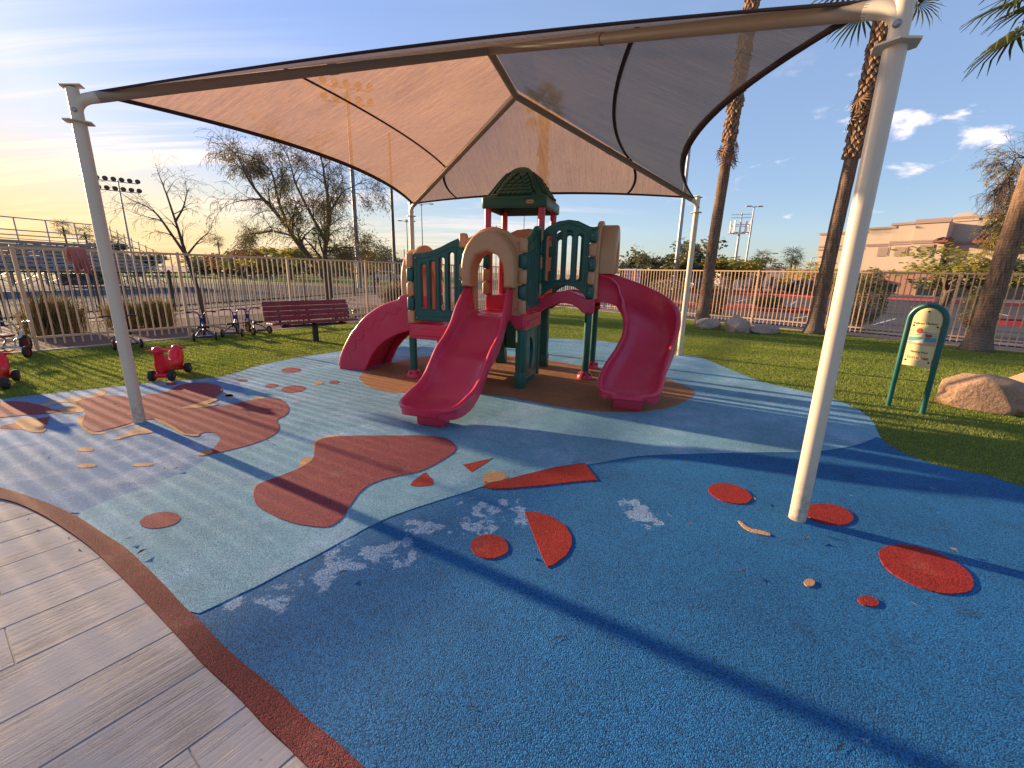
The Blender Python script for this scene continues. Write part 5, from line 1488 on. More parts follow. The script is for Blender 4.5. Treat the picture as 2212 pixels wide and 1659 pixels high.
# large mesquite beyond the black fence
mq = G(709, 650)
S2 = dict(segs=5, wob=.15, up=[.03, .0, -.05, -.13, -.18], rmin=.0065, thick=.022, kids=[5, 4, 4, 3], ang=(22, 58), len=(.48, .74), levels=4, bare=.28, every=2)
tree_thing('mesquite_tree', 'large feathery mesquite tree beyond the fences under the canopy edge', 'tree', mq, 33,
    [([(0, 0, -.1), off(708, 600, mq), off(702, 545, mq), off(708, 500, mq, .3), off(708, 430, mq, .5), off(700, 380, mq, .6)], .185, .055, 1.7),
     ([off(702, 600, mq), off(668, 555, mq), off(640, 520, mq, -.4), off(605, 470, mq, -.6), off(560, 420, mq, -.8), off(535, 385, mq, -1.)], .17, .045, 1.5),
     ([off(668, 553, mq), off(640, 515, mq, .5), off(590, 500, mq, .9), off(560, 505, mq, 1.2)], .08, .03, 1.25),
     ([off(625, 495, mq, -.4), off(600, 430, mq, .2), off(585, 370, mq, .5), off(540, 335, mq, .6)], .09, .025, 1.2),
     ([off(703, 520, mq), off(670, 460, mq, .8), off(640, 400, mq, 1.2), off(630, 365, mq, 1.4)], .10, .03, 1.6),
     ([off(706, 470, mq, .4), off(730, 430, mq, .2), off(745, 410, mq, 0)], .07, .025, 1.5), ([off(704, 545, mq), off(735, 535, mq, -.3), off(765, 535, mq, -.6)], .05, .02, 1.3)],
    S2, 22000, (.06, .17), 'mesquite bark', 'mesquite leaf', 'twig', (.55, .05), None, .5, .22, .14)
# mesquite standing just past the right edge, its feathery sprays hang into view
rtb = ON(2330, 19.5)
S3 = dict(segs=5, wob=.13, up=[.0, -.05, -.10, -.14], rmin=.003, thick=.012, kids=[4, 4, 3], ang=(18, 46), len=(.5, .75), levels=4, bare=.3, every=1)
tree_thing('mesquite_tree', 'feathery mesquite with yellow green sprays behind the leaning palm trunk', 'tree', rtb, 45,
    [([(0, 0, -.1), (.0, 0, .12), off(2345, 560, rtb), off(2350, 480, rtb), off(2360, 400, rtb)], .17, .09, .9, .97),
     ([off(2350, 470, rtb), off(2260, 420, rtb, .2), off(2190, 405, rtb, .3), off(2190, 425, rtb, .3)], .04, .010, .62),
     ([off(2345, 500, rtb), off(2250, 470, rtb, -.2), off(2180, 470, rtb, -.2), off(2180, 475, rtb, -.3)], .04, .010, .55),
     ([off(2355, 430, rtb), off(2270, 360, rtb, .1), off(2200, 340, rtb, .1), off(2185, 365, rtb, .2)], .04, .010, .62),
     ([off(2345, 520, rtb), off(2250, 500, rtb, .5), off(2180, 500, rtb, .6), off(2180, 500, rtb, .6)], .04, .010, .45),
     ([off(2355, 420, rtb), off(2270, 390, rtb, -.4), off(2190, 375, rtb, -.5), off(2180, 395, rtb, -.5)], .04, .010, .6)],
    S3, 5200, (.04, .10), 'mesquite bark', 'acacia leaf', 'twig', (.9, .02), None, .4, .24, .06)

# palms
def fan_frond(rd, n=22, L=.85, pet=.9):
    """one fan leaf: stalk along +x, blades spread and drooping; returns verts, faces"""
    V, F = [], []
    V += [Vector((0, -.012, 0)), Vector((0, .012, 0)), Vector((pet, .008, -.04)), Vector((pet, -.008, -.04))]; F.append((0, 1, 2, 3))
    for k in range(n):
        a = R(-150 + 300 * (k + .5) / n); ln = L * (1 - .25 * abs(a) / R(150)) * rd.uniform(.9, 1.05)
        d = Vector((math.cos(a), math.sin(a), 0)); s = Vector((-d.y, d.x, 0)); o = len(V); c = Vector((pet, 0, -.04))
        for t, w, dz in ((.05, .012, 0), (.45, .030, .01), (.75, .022, -.05), (1., .003, -.20 * rd.uniform(.6, 1.5))):
            p = c + d * ln * t + Vector((0, 0, dz * L)); V += [p - s * w, p + s * w + Vector((0, 0, .008))]
        for j in range(3): F.append((o + 2 * j, o + 2 * j + 1, o + 2 * j + 3, o + 2 * j + 2))
    return V, F
FROND = [py_mesh('frond', *fan_frond(random.Random(s))) for s in range(4)]
for me in FROND: me.materials.append(MATS['palm green'])
DEADF = [py_mesh('dead_frond', *fan_frond(random.Random(40 + s), 14, .6, .5)) for s in range(2)]
for me in DEADF: me.materials.append(MATS['dead frond'])
def fan_palm(label, loc, H, r0, r1, seed, boots=(0, 0), nfr=26, dead=6, cs=1., lean=(0, 0), group='fan palms along the right fence', skirt=None):
    rd = random.Random(seed)
    t = thing('fan_palm', label, 'palm tree', loc, 0, group)
    P, rr = [], []
    n = 48
    for i in range(n + 1):
        z = H * i / n
        P.append(Vector((lean[0] * (z / H) ** 1.5, lean[1] * (z / H) ** 1.5, z - .05)))
        fl = r0 * (1 + .75 * math.exp(-z / .28)); rr.append((fl + (r1 - r0) * z / H) * (1 + .02 * rd.uniform(-1, 1)))
    MB().tube(P, rr, 22).build('trunk', 'palm bark', t, True)
    def axis(z): return Vector((lean[0] * (z / H) ** 1.5, lean[1] * (z / H) ** 1.5, z))
    if boots[1] > boots[0]:               # old leaf bases wrapped round the upper trunk
        mb = MB(); z = boots[0]; row = 0
        while z < boots[1]:
            m = 9; f = (z - boots[0]) / (boots[1] - boots[0])
            for k in range(m):
                a = 2 * math.pi * (k + .5 * (row % 2)) / m + rd.uniform(-.1, .1)
                rr_ = r1 * 1.0; c = axis(z) + Vector((math.cos(a), math.sin(a), 0)) * rr_
                o_ = Vector((math.cos(a), math.sin(a), 0)); s = Vector((-o_.y, o_.x, 0)); u = Vector((0, 0, 1)); w = rr_ * .36; h = .15 * rd.uniform(.8, 1.3); e = .06 * rd.uniform(.7, 1.8)
                mb.add([c - s * w - o_ * .04 - u * h * .2, c + s * w - o_ * .04 - u * h * .2, c + s * w * .75 + o_ * e + u * h * .75, c - s * w * .75 + o_ * e + u * h * .75, c + o_ * (e * .6) + u * h * 1.15, c + o_ * e * 1.2 + u * h * .2], [(0, 1, 5), (1, 2, 5), (2, 3, 5), (3, 0, 5), (3, 2, 4), (0, 3, 4), (1, 4, 2)])
            z += .105; row += 1
        o = mb.build('leaf_bases', 'palm boot', t, False); o['kind'] = 'stuff'
    top = axis(H)
    for k in range(nfr):
        a = 2.39996 * k; e = R(70 - 105 * k / nfr + rd.uniform(-8, 8))
        f = link('frond', FROND[k % 4], None, t); s = cs * rd.uniform(.85, 1.1)
        f.location = top + Vector((math.cos(a), math.sin(a), 0)) * r1 * .6 - Vector((0, 0, .012 * k)); f.scale = (s, s, s); f.rotation_euler = (rd.uniform(-.3, .3), -e, a)
    for k in range(dead):
        a = rd.uniform(0, 6.283); z = skirt[0] + (skirt[1] - skirt[0]) * k / max(1, dead - 1) if skirt else H - .3 - .9 * k / dead
        f = link('dead_frond', DEADF[k % 2], None, t); s = rd.uniform(.6, .95) * (cs if not skirt else .8)
        f.location = axis(z) + Vector((math.cos(a), math.sin(a), 0)) * r1; f.scale = (s, s, s); f.rotation_euler = (0, R(rd.uniform(58, 80)), a)
    return t
pa1 = G(1757, 720); fan_palm('thick fan palm beside the right canopy post with shaggy upper trunk', pa1, 9.4, .19, .155, 3, (4.9, 9.2), 22, 9, 1.0, lean=(.30, 0), skirt=(6.2, 6.6))
pa2 = G(1515, 702); fan_palm('slimmer fan palm beyond the boulders in front of the parking lot', pa2, 11.4, .185, .13, 5, (5.7, 11.2), 20, 6, 1.0, lean=(.35, 0), skirt=(5.5, 5.9))
pa3 = Vector((1.35, 24.6, 0)); pa3h = HT(1190, 285, pa3); fan_palm('fan palm seen through the mesh above the green roof', pa3, pa3h + 1.1, .24, .17, 9, (pa3h - 2.6, pa3h + 1.0), 16, 26, .75, skirt=(pa3h - 2.6, pa3h + .6))
pa4 = G(2107, 757); fan_palm('thick leaning palm trunk at the right edge with fronds in the corner', pa4, 8.0, .205, .18, 13, (5, 7.8), 30, 5, 1.25, lean=(.35, 0))

# distant trees: leaf clumps on a short trunk
def far_tree_mesh(seed, w, h, n, size, blobs=9, base=.25, flat=1.):
    rs = np.random.default_rng(seed); P = []
    for b in range(blobs):
        c = np.array([rs.normal() * w * .26, rs.normal() * w * .26, h * (base + (1 - base) * (.25 + .6 * rs.random()))]); r = w * rs.uniform(.14, .27)
        m = n // blobs; d = rs.normal(size=(m, 3)); d /= np.linalg.norm(d, axis=1)[:, None]; P.append(c + d * (r * rs.uniform(.35, 1.1, (m, 1))) * np.array([1, 1, .7 * flat]))
    P = np.vstack(P); P = P[P[:, 2] > h * base * .55]
    return raw_mesh('crown', *leaf_quads(P, rs, size * .6, size * 1.3, .55, .1))
FT = {}
def far_tree(name, label, loc, w, h, m, seed, kind='round', group=None, trunk=True, sc=1.):
    key = (seed % 4, m, kind)
    if key not in FT:
        if kind == 'pine': me = far_tree_mesh(seed, 1., 1., 1700, .09, 20, .14, 1.1)
        elif kind == 'sparse': me = far_tree_mesh(seed, 1., 1., 1000, .06, 14, .32, .7)
        else: me = far_tree_mesh(seed, 1., 1., 1900, .08, 12, .18)
        me.materials.append(MATS[m]); FT[key] = me
    t = thing(name, label, 'tree', loc, seed * 1.3, group)
    o = link('crown', FT[key], None, t); o.scale = (w, w, h)
    rd = random.Random(seed)
    mb = MB().tube([(0, 0, -.2), (.02 * w, 0, h * .2), (-.02 * w, .02 * w, h * .45), (.0, 0, h * .7)], [w * .035, w * .028, w * .02, w * .008], 7)
    for k in range(4):
        a = rd.uniform(0, 6.28); mb.tube([(0, 0, h * (.22 + .06 * k)), (math.cos(a) * w * .15, math.sin(a) * w * .15, h * (.42 + .06 * k)), (math.cos(a) * w * .3, math.sin(a) * w * .3, h * (.6 + .05 * k))], [w * .016, w * .011, w * .004], 5)
    mb.build('trunk', 'mesquite bark', t, True)
    return t
GRP = 'trees along the far side of the sports field'
rows = [  # px, distance, width, height, material, kind, label, group
 ('rust leaved tree past the field behind the mesquite tree', 530, 75, 6.5, 4.2, 'rust leaf', 'round'), ('olive bushy tree just right of the rust leaved tree', 572, 80, 7, 4.4, 'olive leaf', 'round'),
 ('yellow olive tree under the crown of the mesquite', 625, 70, 8, 4.4, 'acacia leaf', 'round'), ('tall dark cypress like tree right of the mesquite crown', 742, 85, 5, 6.2, 'pine leaf', 'pine'),
 ('orange tinted tree beside the slender dark mast', 788, 90, 6, 4.4, 'rust leaf', 'round'), ('dark tree left of the double lamp by the netting', 806, 95, 8, 6.0, 'pine leaf', 'pine'), ('dark clump of trees right of the double lamp', 832, 100, 7, 4.6, 'pine leaf', 'round'),
 ('small dark pine just left of the tan climber hood', 872, 95, 5, 4.2, 'pine leaf', 'pine'),
 ('broad pine behind the red lettered banner', 1385, 62, 6.0, 5.2, 'pine leaf', 'pine'), ('second pine between the banner and the back canopy post', 1430, 64, 5, 4.6, 'pine leaf', 'pine'), ('olive tree right against the back right canopy post', 1462, 60, 5.5, 4.4, 'olive leaf', 'pine'), ('tall pine between the canopy post and the slimmer palm', 1496, 66, 7, 6.6, 'pine leaf', 'pine'),
 ('low yellow green palo verde right of the slimmer palm', 1580, 62, 9, 4.3, 'acacia leaf', 'round'), ('sparse tree right of the tall street lamp', 1648, 70, 6, 4.6, 'olive leaf', 'sparse'), ('yellow green tree at the left corner of the big building', 1740, 52, 3.2, 3.4, 'acacia leaf', 'sparse'), ('palo verde behind the thick palm by the building', 1800, 50, 3.4, 2.6, 'acacia leaf', 'round'),
 ('pale green palo verde in front of the big building', 2048, 44, 7.6, 4.1, 'acacia leaf', 'sparse'), ('second palo verde right of the hoop sign by the building', 2120, 46, 6, 3.4, 'olive leaf', 'round'),
 ('dark trees low behind the bleachers near two palms', 205, 100, 14, 5.2, 'pine leaf', 'round'), ('round dark tree right of the bleachers', 300, 90, 8, 3.4, 'pine leaf', 'round'), ('small olive tree behind the bare tree', 470, 85, 7, 3.2, 'olive leaf', 'round')]
for i, (lb, px, d, w, h, m, k) in enumerate(rows): far_tree('distant_tree', lb, ON(px, d), w, h, m, 100 + i, k, GRP if px < 900 else 'trees round the parking lot')
# long clipped hedge past the field
hp = []
rs = np.random.default_rng(5)
for px0, px1, d0, h in ((415, 650, 96, 2.6), (640, 900, 110, 2.4), (-40, 330, 120, 2.4)):
    a, b = ON(px0, d0), ON(px1, d0 * 1.02); m = 5200
    t = rs.random(m)[:, None]; P = np.array(a) * (1 - t) + np.array(b) * t + rs.normal(size=(m, 3)) * np.array([.6, .6, 0]); P[:, 2] = rs.random(m) ** .6 * h * (1 + .25 * np.sin(t[:, 0] * 40)); hp.append(P)
tag(link('hedge', raw_mesh('hedge', *leaf_quads(np.vstack(hp), rs, .3, .8, .6)), 'pine leaf'), kind='stuff')
# far palms
PALM_C = []
for s in range(2):
    rd = random.Random(70 + s); mb = MB()
    for k in range(24):
        a = 2.4 * k; e = R(60 - 120 * k / 24); V, F = fan_frond(rd, 9, .75, .7)
        M = Matrix.Rotation(a, 4, 'Z') @ Matrix.Rotation(-e, 4, 'Y'); mb.add([M @ v for v in V], F)
    me = py_mesh('crown', mb.v, mb.f); me.materials.append(MATS['palm green']); PALM_C.append(me)
for i, (lb, px, py, d, cs) in enumerate((('tall thin palm silhouetted above the bleacher rail', 152, 492, 125, 1.6), ('palm silhouette right of the thin one above the bleachers', 196, 503, 125, 1.6), ('palm just right of the left canopy post', 264, 521, 130, 1.4), ('lone palm silhouette between the bare tree and the mesquite', 478, 522, 150, 1.7),
        ('palm at the far trees under the dark mast', 797, 517, 130, 1.5), ('twin palm, taller stem, right of the street lamp', 1703, 553, 95, 1.7), ('twin palm, shorter stem, right of the street lamp', 1712, 562, 96, 1.3), ('shaggy palm beside the sparse tree', 1640, 556, 90, 1.4), ('bushy palm peeping over the canopy post side fence', 246, 528, 128, 1.1))):
    b = ON(px, d); h = HT(px, py, b); t = thing('distant_palm', lb, 'palm tree', b, i, 'distant palms')
    tube('trunk', [(0, 0, -.2), (.1, 0, h * .5), (0, 0, h)], [.22, .18, .16], 'mast dark', t, 7); o = link('crown', PALM_C[i % 2], None, t); o.location = (0, 0, h); o.scale = (cs, cs, cs)

# shrubs
def shrub(name, label, loc, w, h, n, size, m, seed, kind='round', group=None, stem=True, cat='shrub'):
    rs = np.random.default_rng(seed); t = thing(name, label, cat, loc, 0, group)
    if kind == 'broom':
        a = rs.uniform(0, 2 * np.pi, n); ln = rs.uniform(.55, 1., n) * h * 1.08; sp = rs.normal(0, .20, n); sp2 = rs.normal(0, .20, n); b = np.clip(rs.normal(0, .19, (n, 2)), -.42, .42) * w; ln = ln * (1.05 - 1.1 * (b ** 2).sum(1) / w ** 2)
        d = np.stack([sp * w / h, sp2 * w / h, np.ones(n)], 1); d /= np.linalg.norm(d, axis=1)[:, None]
        P0 = np.concatenate([b, np.zeros((n, 1))], 1); P1 = P0 + d * ln[:, None] * .6; P2 = P0 + d * ln[:, None] + rs.normal(0, .04, (n, 3)); s = np.cross(d, rs.normal(size=(n, 3))); s /= np.linalg.norm(s, axis=1)[:, None]; wd = size
        V = np.zeros((n, 5, 3)); V[:, 0] = P0 - s * wd; V[:, 1] = P0 + s * wd; V[:, 2] = P1 + s * wd; V[:, 3] = P2; V[:, 4] = P1 - s * wd
        link('foliage', raw_mesh('foliage', V.reshape(-1, 3), np.arange(n * 5).reshape(-1, 5)), m, t)
    else:
        d = rs.normal(size=(n, 3)); d /= np.linalg.norm(d, axis=1)[:, None]; rr_ = rs.uniform(.55, 1.05, (n, 1)) ** .6
        wob = np.array([1 + .22 * mnoise.noise(Vector(q) * 1.8 + Vector((seed, 0, 0))) for q in d])[:, None]
        P = d * rr_ * wob * np.array([w / 2, w / 2, h * .46]) + np.array([0, 0, h * .54]); P = P[P[:, 2] > .02]
        link('foliage', raw_mesh('foliage', *leaf_quads(P, rs, size * .6, size * 1.3, .5)), m, t)
    if stem:
        rd = random.Random(seed); mb = MB()
        for k in range(9):
            a = rd.uniform(0, 6.28); q = .32 * w * rd.uniform(.3, 1.)
            mb.tube([(math.cos(a) * .04, math.sin(a) * .04, -.03), (math.cos(a) * q * .5, math.sin(a) * q * .5, h * .35), (math.cos(a) * q, math.sin(a) * q, h * .72)], [.022, .014, .005], 5)
        mb.build('stem', 'twig', t, True)
    return t
for lb, (px, py), w, h, n in (('wide broom shrub behind the tan fence above the red tricycle', (122, 718), 1.15, .90, 1700), ('broom shrub half hidden behind the left canopy post', (272, 706), .85, .75, 1000), ('smaller broom shrub right of the left canopy post', (345, 704), .80, .78, 1100), ('dry straw coloured shrub behind the fence left of the climber', (855, 655), 1.5, 1.05, 1600)):
    p = G(px, py); shrub('broom_shrub', lb, p, w, h, n, .006, 'broom stem' if px < 800 else 'grey shrub', int(px), 'broom', 'shrubs behind the left fence')
ts = G(1845, 713) + RN * .55
shrub('tall_shrub', 'tall dark clipped shrub outside the right fence behind the hoop sign', ts, 1.30, 1.95, 9000, .055, 'shrub leaf', 3, group='shrubs outside the right fence')
ts2 = G(2085, 725) + RN * .8; shrub('tall_shrub', 'narrow dark shrub outside the fence left of the thick leaning tree', ts2, .6, 1.5, 3500, .05, 'shrub leaf', 4, group='shrubs outside the right fence')
for i, (lb, (x, y), w, h, m) in enumerate((('grey bare shrub beside the slimmer palm trunk', (7.9, 17.6), 1.1, 1.3, 'grey shrub'), ('tan dry bush on the red kerb island', (12.6, 27.4), 1.7, 1.7, 'grey shrub'), ('low grey green bush on the red kerb island', (14.3, 24.9), 1.6, .75, 'shrub leaf'), ('round clipped bush by the far red kerb', (38.2, 38.9), 2.0, 1.9, 'shrub leaf'), ('small green bush beside the far island rocks', (27.5, 52.), 2.6, 2.0, 'olive leaf'), ('pale boulder shaped bush right of the far green bush', (29.8, 50.5), 2.2, 1.7, 'grey shrub'), ('pale round bush further right on the far island', (32.2, 49.), 2.4, 1.8, 'grey shrub'), ('tan bush behind the back canopy post', (9.6, 27.3), 1.6, 1.5, 'grey shrub'), ('small grey bush behind the slimmer palm', (10.9, 33.), 1.7, 1.4, 'grey shrub'))):
    shrub('bush', lb, (x, y, 0), w, h, 2200, .10, m, 20 + i, group='bushes round the parking lot')

# ------------------------------------------------------------------ ground beyond the fences
def flat(name, pts, z, m): return tag(sheet(name, [Vector((p[0], p[1], 0)) for p in pts], z, m), kind='structure')
nb = BA - bd_ * 9 + Vector((-.5, 0, 0))
flat('gravel', [(-14.2, 8), (-11.6, 21), (-9.6, 31), (-7, 42), (-60, 46), (-60, 8)], -.035, 'gravel ground')
flat('sports_field', [(-140, 47), (-9, 47), (-6, 120), (-240, 125)], -.030, 'field grass')
flat('running_track', [(-60, 42.6), (-8, 42.6), (-8, 46.4), (-60, 46.4)], -.028, 'pale soil')
q = [CORNER + RN * 2.6 - RD * 8, RB_ + RN * 2.6 + RD * 30, RB_ + RN * 25 + RD * 30, Vector((41, 33, 0)), Vector((36, 42, 0)), Vector((31, 48, 0)), Vector((30, 60, 0)), Vector((40, 95, 0)), Vector((4, 95, 0)), Vector((0, 40, 0))]
flat('parking_lot', q, -.030, 'asphalt')
flat('pavement', [RB_ + RN * 1.7 + RD * 30, CORNER + RN * 1.7 - RD * 3, CORNER + RN * 2.5 - RD * 3, RB_ + RN * 2.5 + RD * 30], -.024, 'kerb concrete')
flat('parking_lot', [(-7, 44), (-1, 44), (2, 100), (-5, 100)], -.030, 'asphalt')
def kerb(pts, m, w=.16, h=.14, closed=False):
    P = [Vector((p[0], p[1], 0)) for p in cr([(x, y, 0) for x, y in pts], 5, closed)]
    vs, fs = [], []; n = len(P)
    for i, p in enumerate(P):
        d = (P[(i + 1) % n if closed else min(i + 1, n - 1)] - P[(i - 1) % n if closed else max(i - 1, 0)]).normalized(); s = Vector((-d.y, d.x, 0)) * w / 2
        vs += [p - s + Vector((0, 0, -.05)), p - s + Vector((0, 0, h - .03)), p + s + Vector((0, 0, h - .03)), p + s + Vector((0, 0, -.05))]
    for i in range(n if closed else n - 1):
        j = (i + 1) % n
        for e in range(3): fs.append((i * 4 + e, i * 4 + e + 1, j * 4 + e + 1, j * 4 + e))
    if not closed: fs += [(0, 1, 2, 3), tuple((n - 1) * 4 + k for k in (3, 2, 1, 0))]
    return tag(link('kerb', py_mesh('kerb', vs, fs), m), kind='structure')
isl = [(5, 27.6), (9.3, 25.0), (12.7, 22.6), (15., 21.7), (15.6, 22.6), (14.2, 25.6), (11., 28.6), (7, 31.)]
kerb(isl, 'red kerb', .2, .15, True); flat('kerb_island', cr([(x, y, 0) for x, y in isl], 5, True), .04, 'pale soil')
kerb([(19.3, 18.6), (20.5, 17.6), (24, 15.2), (29, 11.)], 'red kerb', .22, .17); kerb([(19.3, 18.6), (21.5, 19.6), (27, 17), (34, 12)], 'red kerb', .2, .15)
kerb([(20, 56), (26, 52.5), (30.4, 49), (33.5, 45.), (37.8, 39.5), (45, 31)], 'red kerb', .22, .16)
kerb([(16, 47), (22, 44.5), (26, 41.5), (27.6, 40.2), (26.4, 44), (22, 48), (17, 50)], 'red kerb', .22, .16, True)
for k in range(9):
    p = RB_ + RN * (7.5) + RD * (-6.5 + 2.7 * k); tag(box('parking_line', (.11, 4.6, .004), (p.x, p.y, -.026), 'lane paint', None, 0, math.atan2(RN.y, RN.x) - math.pi / 2), kind='structure')
for k in range(7):
    tag(box('parking_line', (.12, 5, .004), (17 + 2.7 * k, 33 - 1.9 * k, -.026), 'lane paint', None, 0, R(-35)), kind='structure')

# ------------------------------------------------------------------ bleachers
b0, b1 = Vector((-34.2, 17.5, 0)), Vector((-29.2, 37.2, 0)); bdir = (b1 - b0).normalized(); BLEN = (b1 - b0).length
bl = thing('bleachers', 'long aluminium bleachers with a back railing behind the fences', 'bleachers', b0, math.atan2(bdir.y, bdir.x))
# local: x along, y away from the camera
NR = 8
for k in range(NR):
    y = 1.3 + .62 * k; z = 1.02 + .27 * k
    for nm, dy, dz, w, th in (('seat_plank', 0, .30, .26, .045), ('foot_plank', -.34, 0., .30, .045), ('riser_plank', .16, .13, .03, .17)):
        box(nm, (BLEN, w, th), (BLEN / 2, y + dy, z + dz), 'aluminium', bl, .004, None, False, 1)
box('walkway', (BLEN, 1.1, .05), (BLEN / 2, .4, .98), 'aluminium', bl, .004, None, False, 1)
st_ = MB(); YB = 1.3 + .62 * NR
for k in range(12):
    x = BLEN * k / 11
    for y, z in ((.0, 1.95), (.9, 1.0), (2.6, 1.5), (4.4, 2.3), (YB, 4.75)): st_.box((.06, .06, z), (x, y, z / 2))
    st_.tube([(x, 0, .95), (x, YB, .95 + .27 * NR)], .035, 5); st_.tube([(x, .0, .08), (x, 2.6, 1.4)], .025, 5); st_.tube([(x, .9, .95), (x, 4.4, .1)], .025, 5)
    if k < 11:
        x2 = BLEN * (k + 1) / 11; st_.tube([(x, .0, .1), (x2, .0, .92)], .022, 5); st_.tube([(x2, .0, .1), (x, 0, .92)], .022, 5); st_.tube([(x, YB, .2), (x2, YB, 2.7)], .03, 5)
st_.build('frame', 'galvanised', bl, False)
for y, zs in ((.0, (1.45, 1.92)), (YB, (3.5, 3.85, 4.72))):
    for z in zs: tube('railing', [(-.05, y, z), (BLEN + .05, y, z)], .04, 'galvanised', bl, 6)
mb = MB()
for k in range(8): mb.box((.05, .05, 1.9), (BLEN + .02, .2 + .72 * k, 1.6 + .30 * k))
mb.tube([(BLEN + .02, .2, 2.5), (BLEN + .02, YB, 2.5 + .30 * 7.4)], .026, 6).tube([(BLEN + .02, .2, 2.0), (BLEN + .02, YB, 2.0 + .30 * 7.4)], .026, 6).build('side_railing', 'galvanised', bl, False)
box('storage_skirt', (7.5, .06, .82), (5.6, .75, .46), 'stucco grey', bl, 0); box('storage_skirt', (3.6, .06, .80), (15.4, .75, .45), 'mast dark', bl, 0)

# ------------------------------------------------------------------ masts and lamps
def mast(name, label, cat, px, d, top, r, head, m='mast grey', group=None, yaw=0.):
    b = ON(px, d); h = HT(top[0], top[1], b) if isinstance(top, tuple) else top
    view = math.atan2(b.y, b.x) - math.pi / 2 + yaw
    t = thing(name, label, cat, b, view, group)
    tube('pole', [(0, 0, -.1), (0, 0, h * .5), (0, 0, h)], [r, r * .85, r * .6], m, t, 10)
    if head[0] == 'flood':
        _, n, rows_, wd = head
        for j in range(rows_):
            z = h - .25 - j * 1.1
            tube('cross_arm', [(-wd / 2, 0, z), (wd / 2, 0, z)], r * .4, m, t, 6)
            for k in range(n):
                x = -wd / 2 + wd * k / (n - 1)
                f = MB().lathe([(.06, -.14), (.24, .04), (.29, .20), (.26, .21)], (0, 0, 0), 12, Matrix.Rotation(R(112), 4, 'X')).build('floodlight', 'mast dark', t, True, 40); f.location = (x, -.1, z + .32)
    elif head[0] == 'arms':
        for k in range(head[1]):
            a = 2 * math.pi * k / head[1]; L = head[2]
            tube('lamp_arm', [(0, 0, h - .15), (math.cos(a) * L * .5, math.sin(a) * L * .5, h + .02), (math.cos(a) * L, math.sin(a) * L, h + .05)], r * .35, m, t, 6)
            o = box('lamp_head', (.75, .42, .14), (math.cos(a) * (L + .3), math.sin(a) * (L + .3), h + .04), m, t, .04, Matrix.Rotation(a, 4, 'Z'))
    elif head[0] == 'cell':
        for k in range(12):
            a = 2 * math.pi * k / 12; o = box('antenna_panel', (.34, .14, 1.9), (math.cos(a) * 1.75, math.sin(a) * 1.75, h - .9 + .15 * (k % 3)), 'banner white', t, .03, Matrix.Rotation(a + math.pi / 2, 4, 'Z'))
        for z in (h - 1.6, h - .35): tube('ring_mount', [(1.62 * math.cos(R(a)), 1.62 * math.sin(R(a)), z) for a in range(0, 361, 30)], .06, 'galvanised', t, 6)
        for a in range(0, 360, 60): tube('strut', [(0, 0, h - 1.6), (1.62 * math.cos(R(a)), 1.62 * math.sin(R(a)), h - 1.6)], .045, 'galvanised', t, 5)
        tube('top_pipe', [(0, 0, h), (0, 0, h + 1.6)], .10, m, t, 6)
        for z in (h + .9, h + 1.4): tube('top_bar', [(-1.6, 0, z), (1.6, 0, z)], .045, m, t, 5)
    return t
mast('floodlight_mast', 'tall floodlight mast with two rows of lamps beyond the bleachers', 'light mast', 288, 78, (252, 388), .13, ('flood', 6, 2, 3.9), 'galvanised')
mast('floodlight_mast', 'thick floodlight mast rising behind the mesquite into the mesh', 'light mast', 774, 43, (741, 182), .20, ('flood', 5, 2, 3.6), 'mast grey')
mast('steel_mast', 'slender dark mast left of the back left canopy post', 'light mast', 853, 52, 15.5, .19, ('none',), 'mast dark')
mast('parking_lamp', 'lamp with two flat heads just left of the back left canopy post', 'lamp', 882, 85, (877, 478), .12, ('arms', 4, .9), 'mast grey', 'lamps over the sports ground')
mast('parking_lamp', 'taller lamp just right of the back left canopy post', 'lamp', 914, 85, (907, 440), .12, ('arms', 4, 1.5), 'mast grey', 'lamps over the sports ground')
mast('parking_lamp', 'small double lamp among the far trees left of the netting', 'lamp', 816, 120, (812, 533), .12, ('arms', 2, 1.3), 'mast grey', 'lamps over the sports ground')
mast('parking_lamp', 'thin lamp pole between the red roof posts', 'lamp', 1129, 90, (1128, 400), .11, ('arms', 4, 1.2), 'mast grey', 'lamps over the sports ground')
mast('parking_lamp', 'lamp far behind the tan hood left of the roof posts', 'lamp', 1071, 140, (1075, 490), .12, ('arms', 4, 1.4), 'mast dark', 'lamps over the sports ground')
mast('steel_mast', 'thick pale mast left of the back right canopy post', 'light mast', 1458, 58, 17.5, .26, ('none',), 'galvanised')
mast('cell_tower', 'mobile phone mast with a ring of white antenna panels', 'phone mast', 1583, 88, (1606, 482), .26, ('cell',), 'galvanised')
mast('street_lamp', 'tall thin street lamp right of the phone mast', 'lamp', 1606, 75, (1637, 446), .15, ('arms', 2, .5), 'galvanised', None, .4)
mast('street_lamp', 'short street lamp between the tall lamp and the sparse tree', 'lamp', 1647, 80, (1652, 548), .09, ('arms', 1, .9), 'galvanised')
mast('street_lamp', 'small street lamp left of the big building', 'lamp', 1745, 70, (1750, 556), .08, ('arms', 1, .8), 'galvanised')
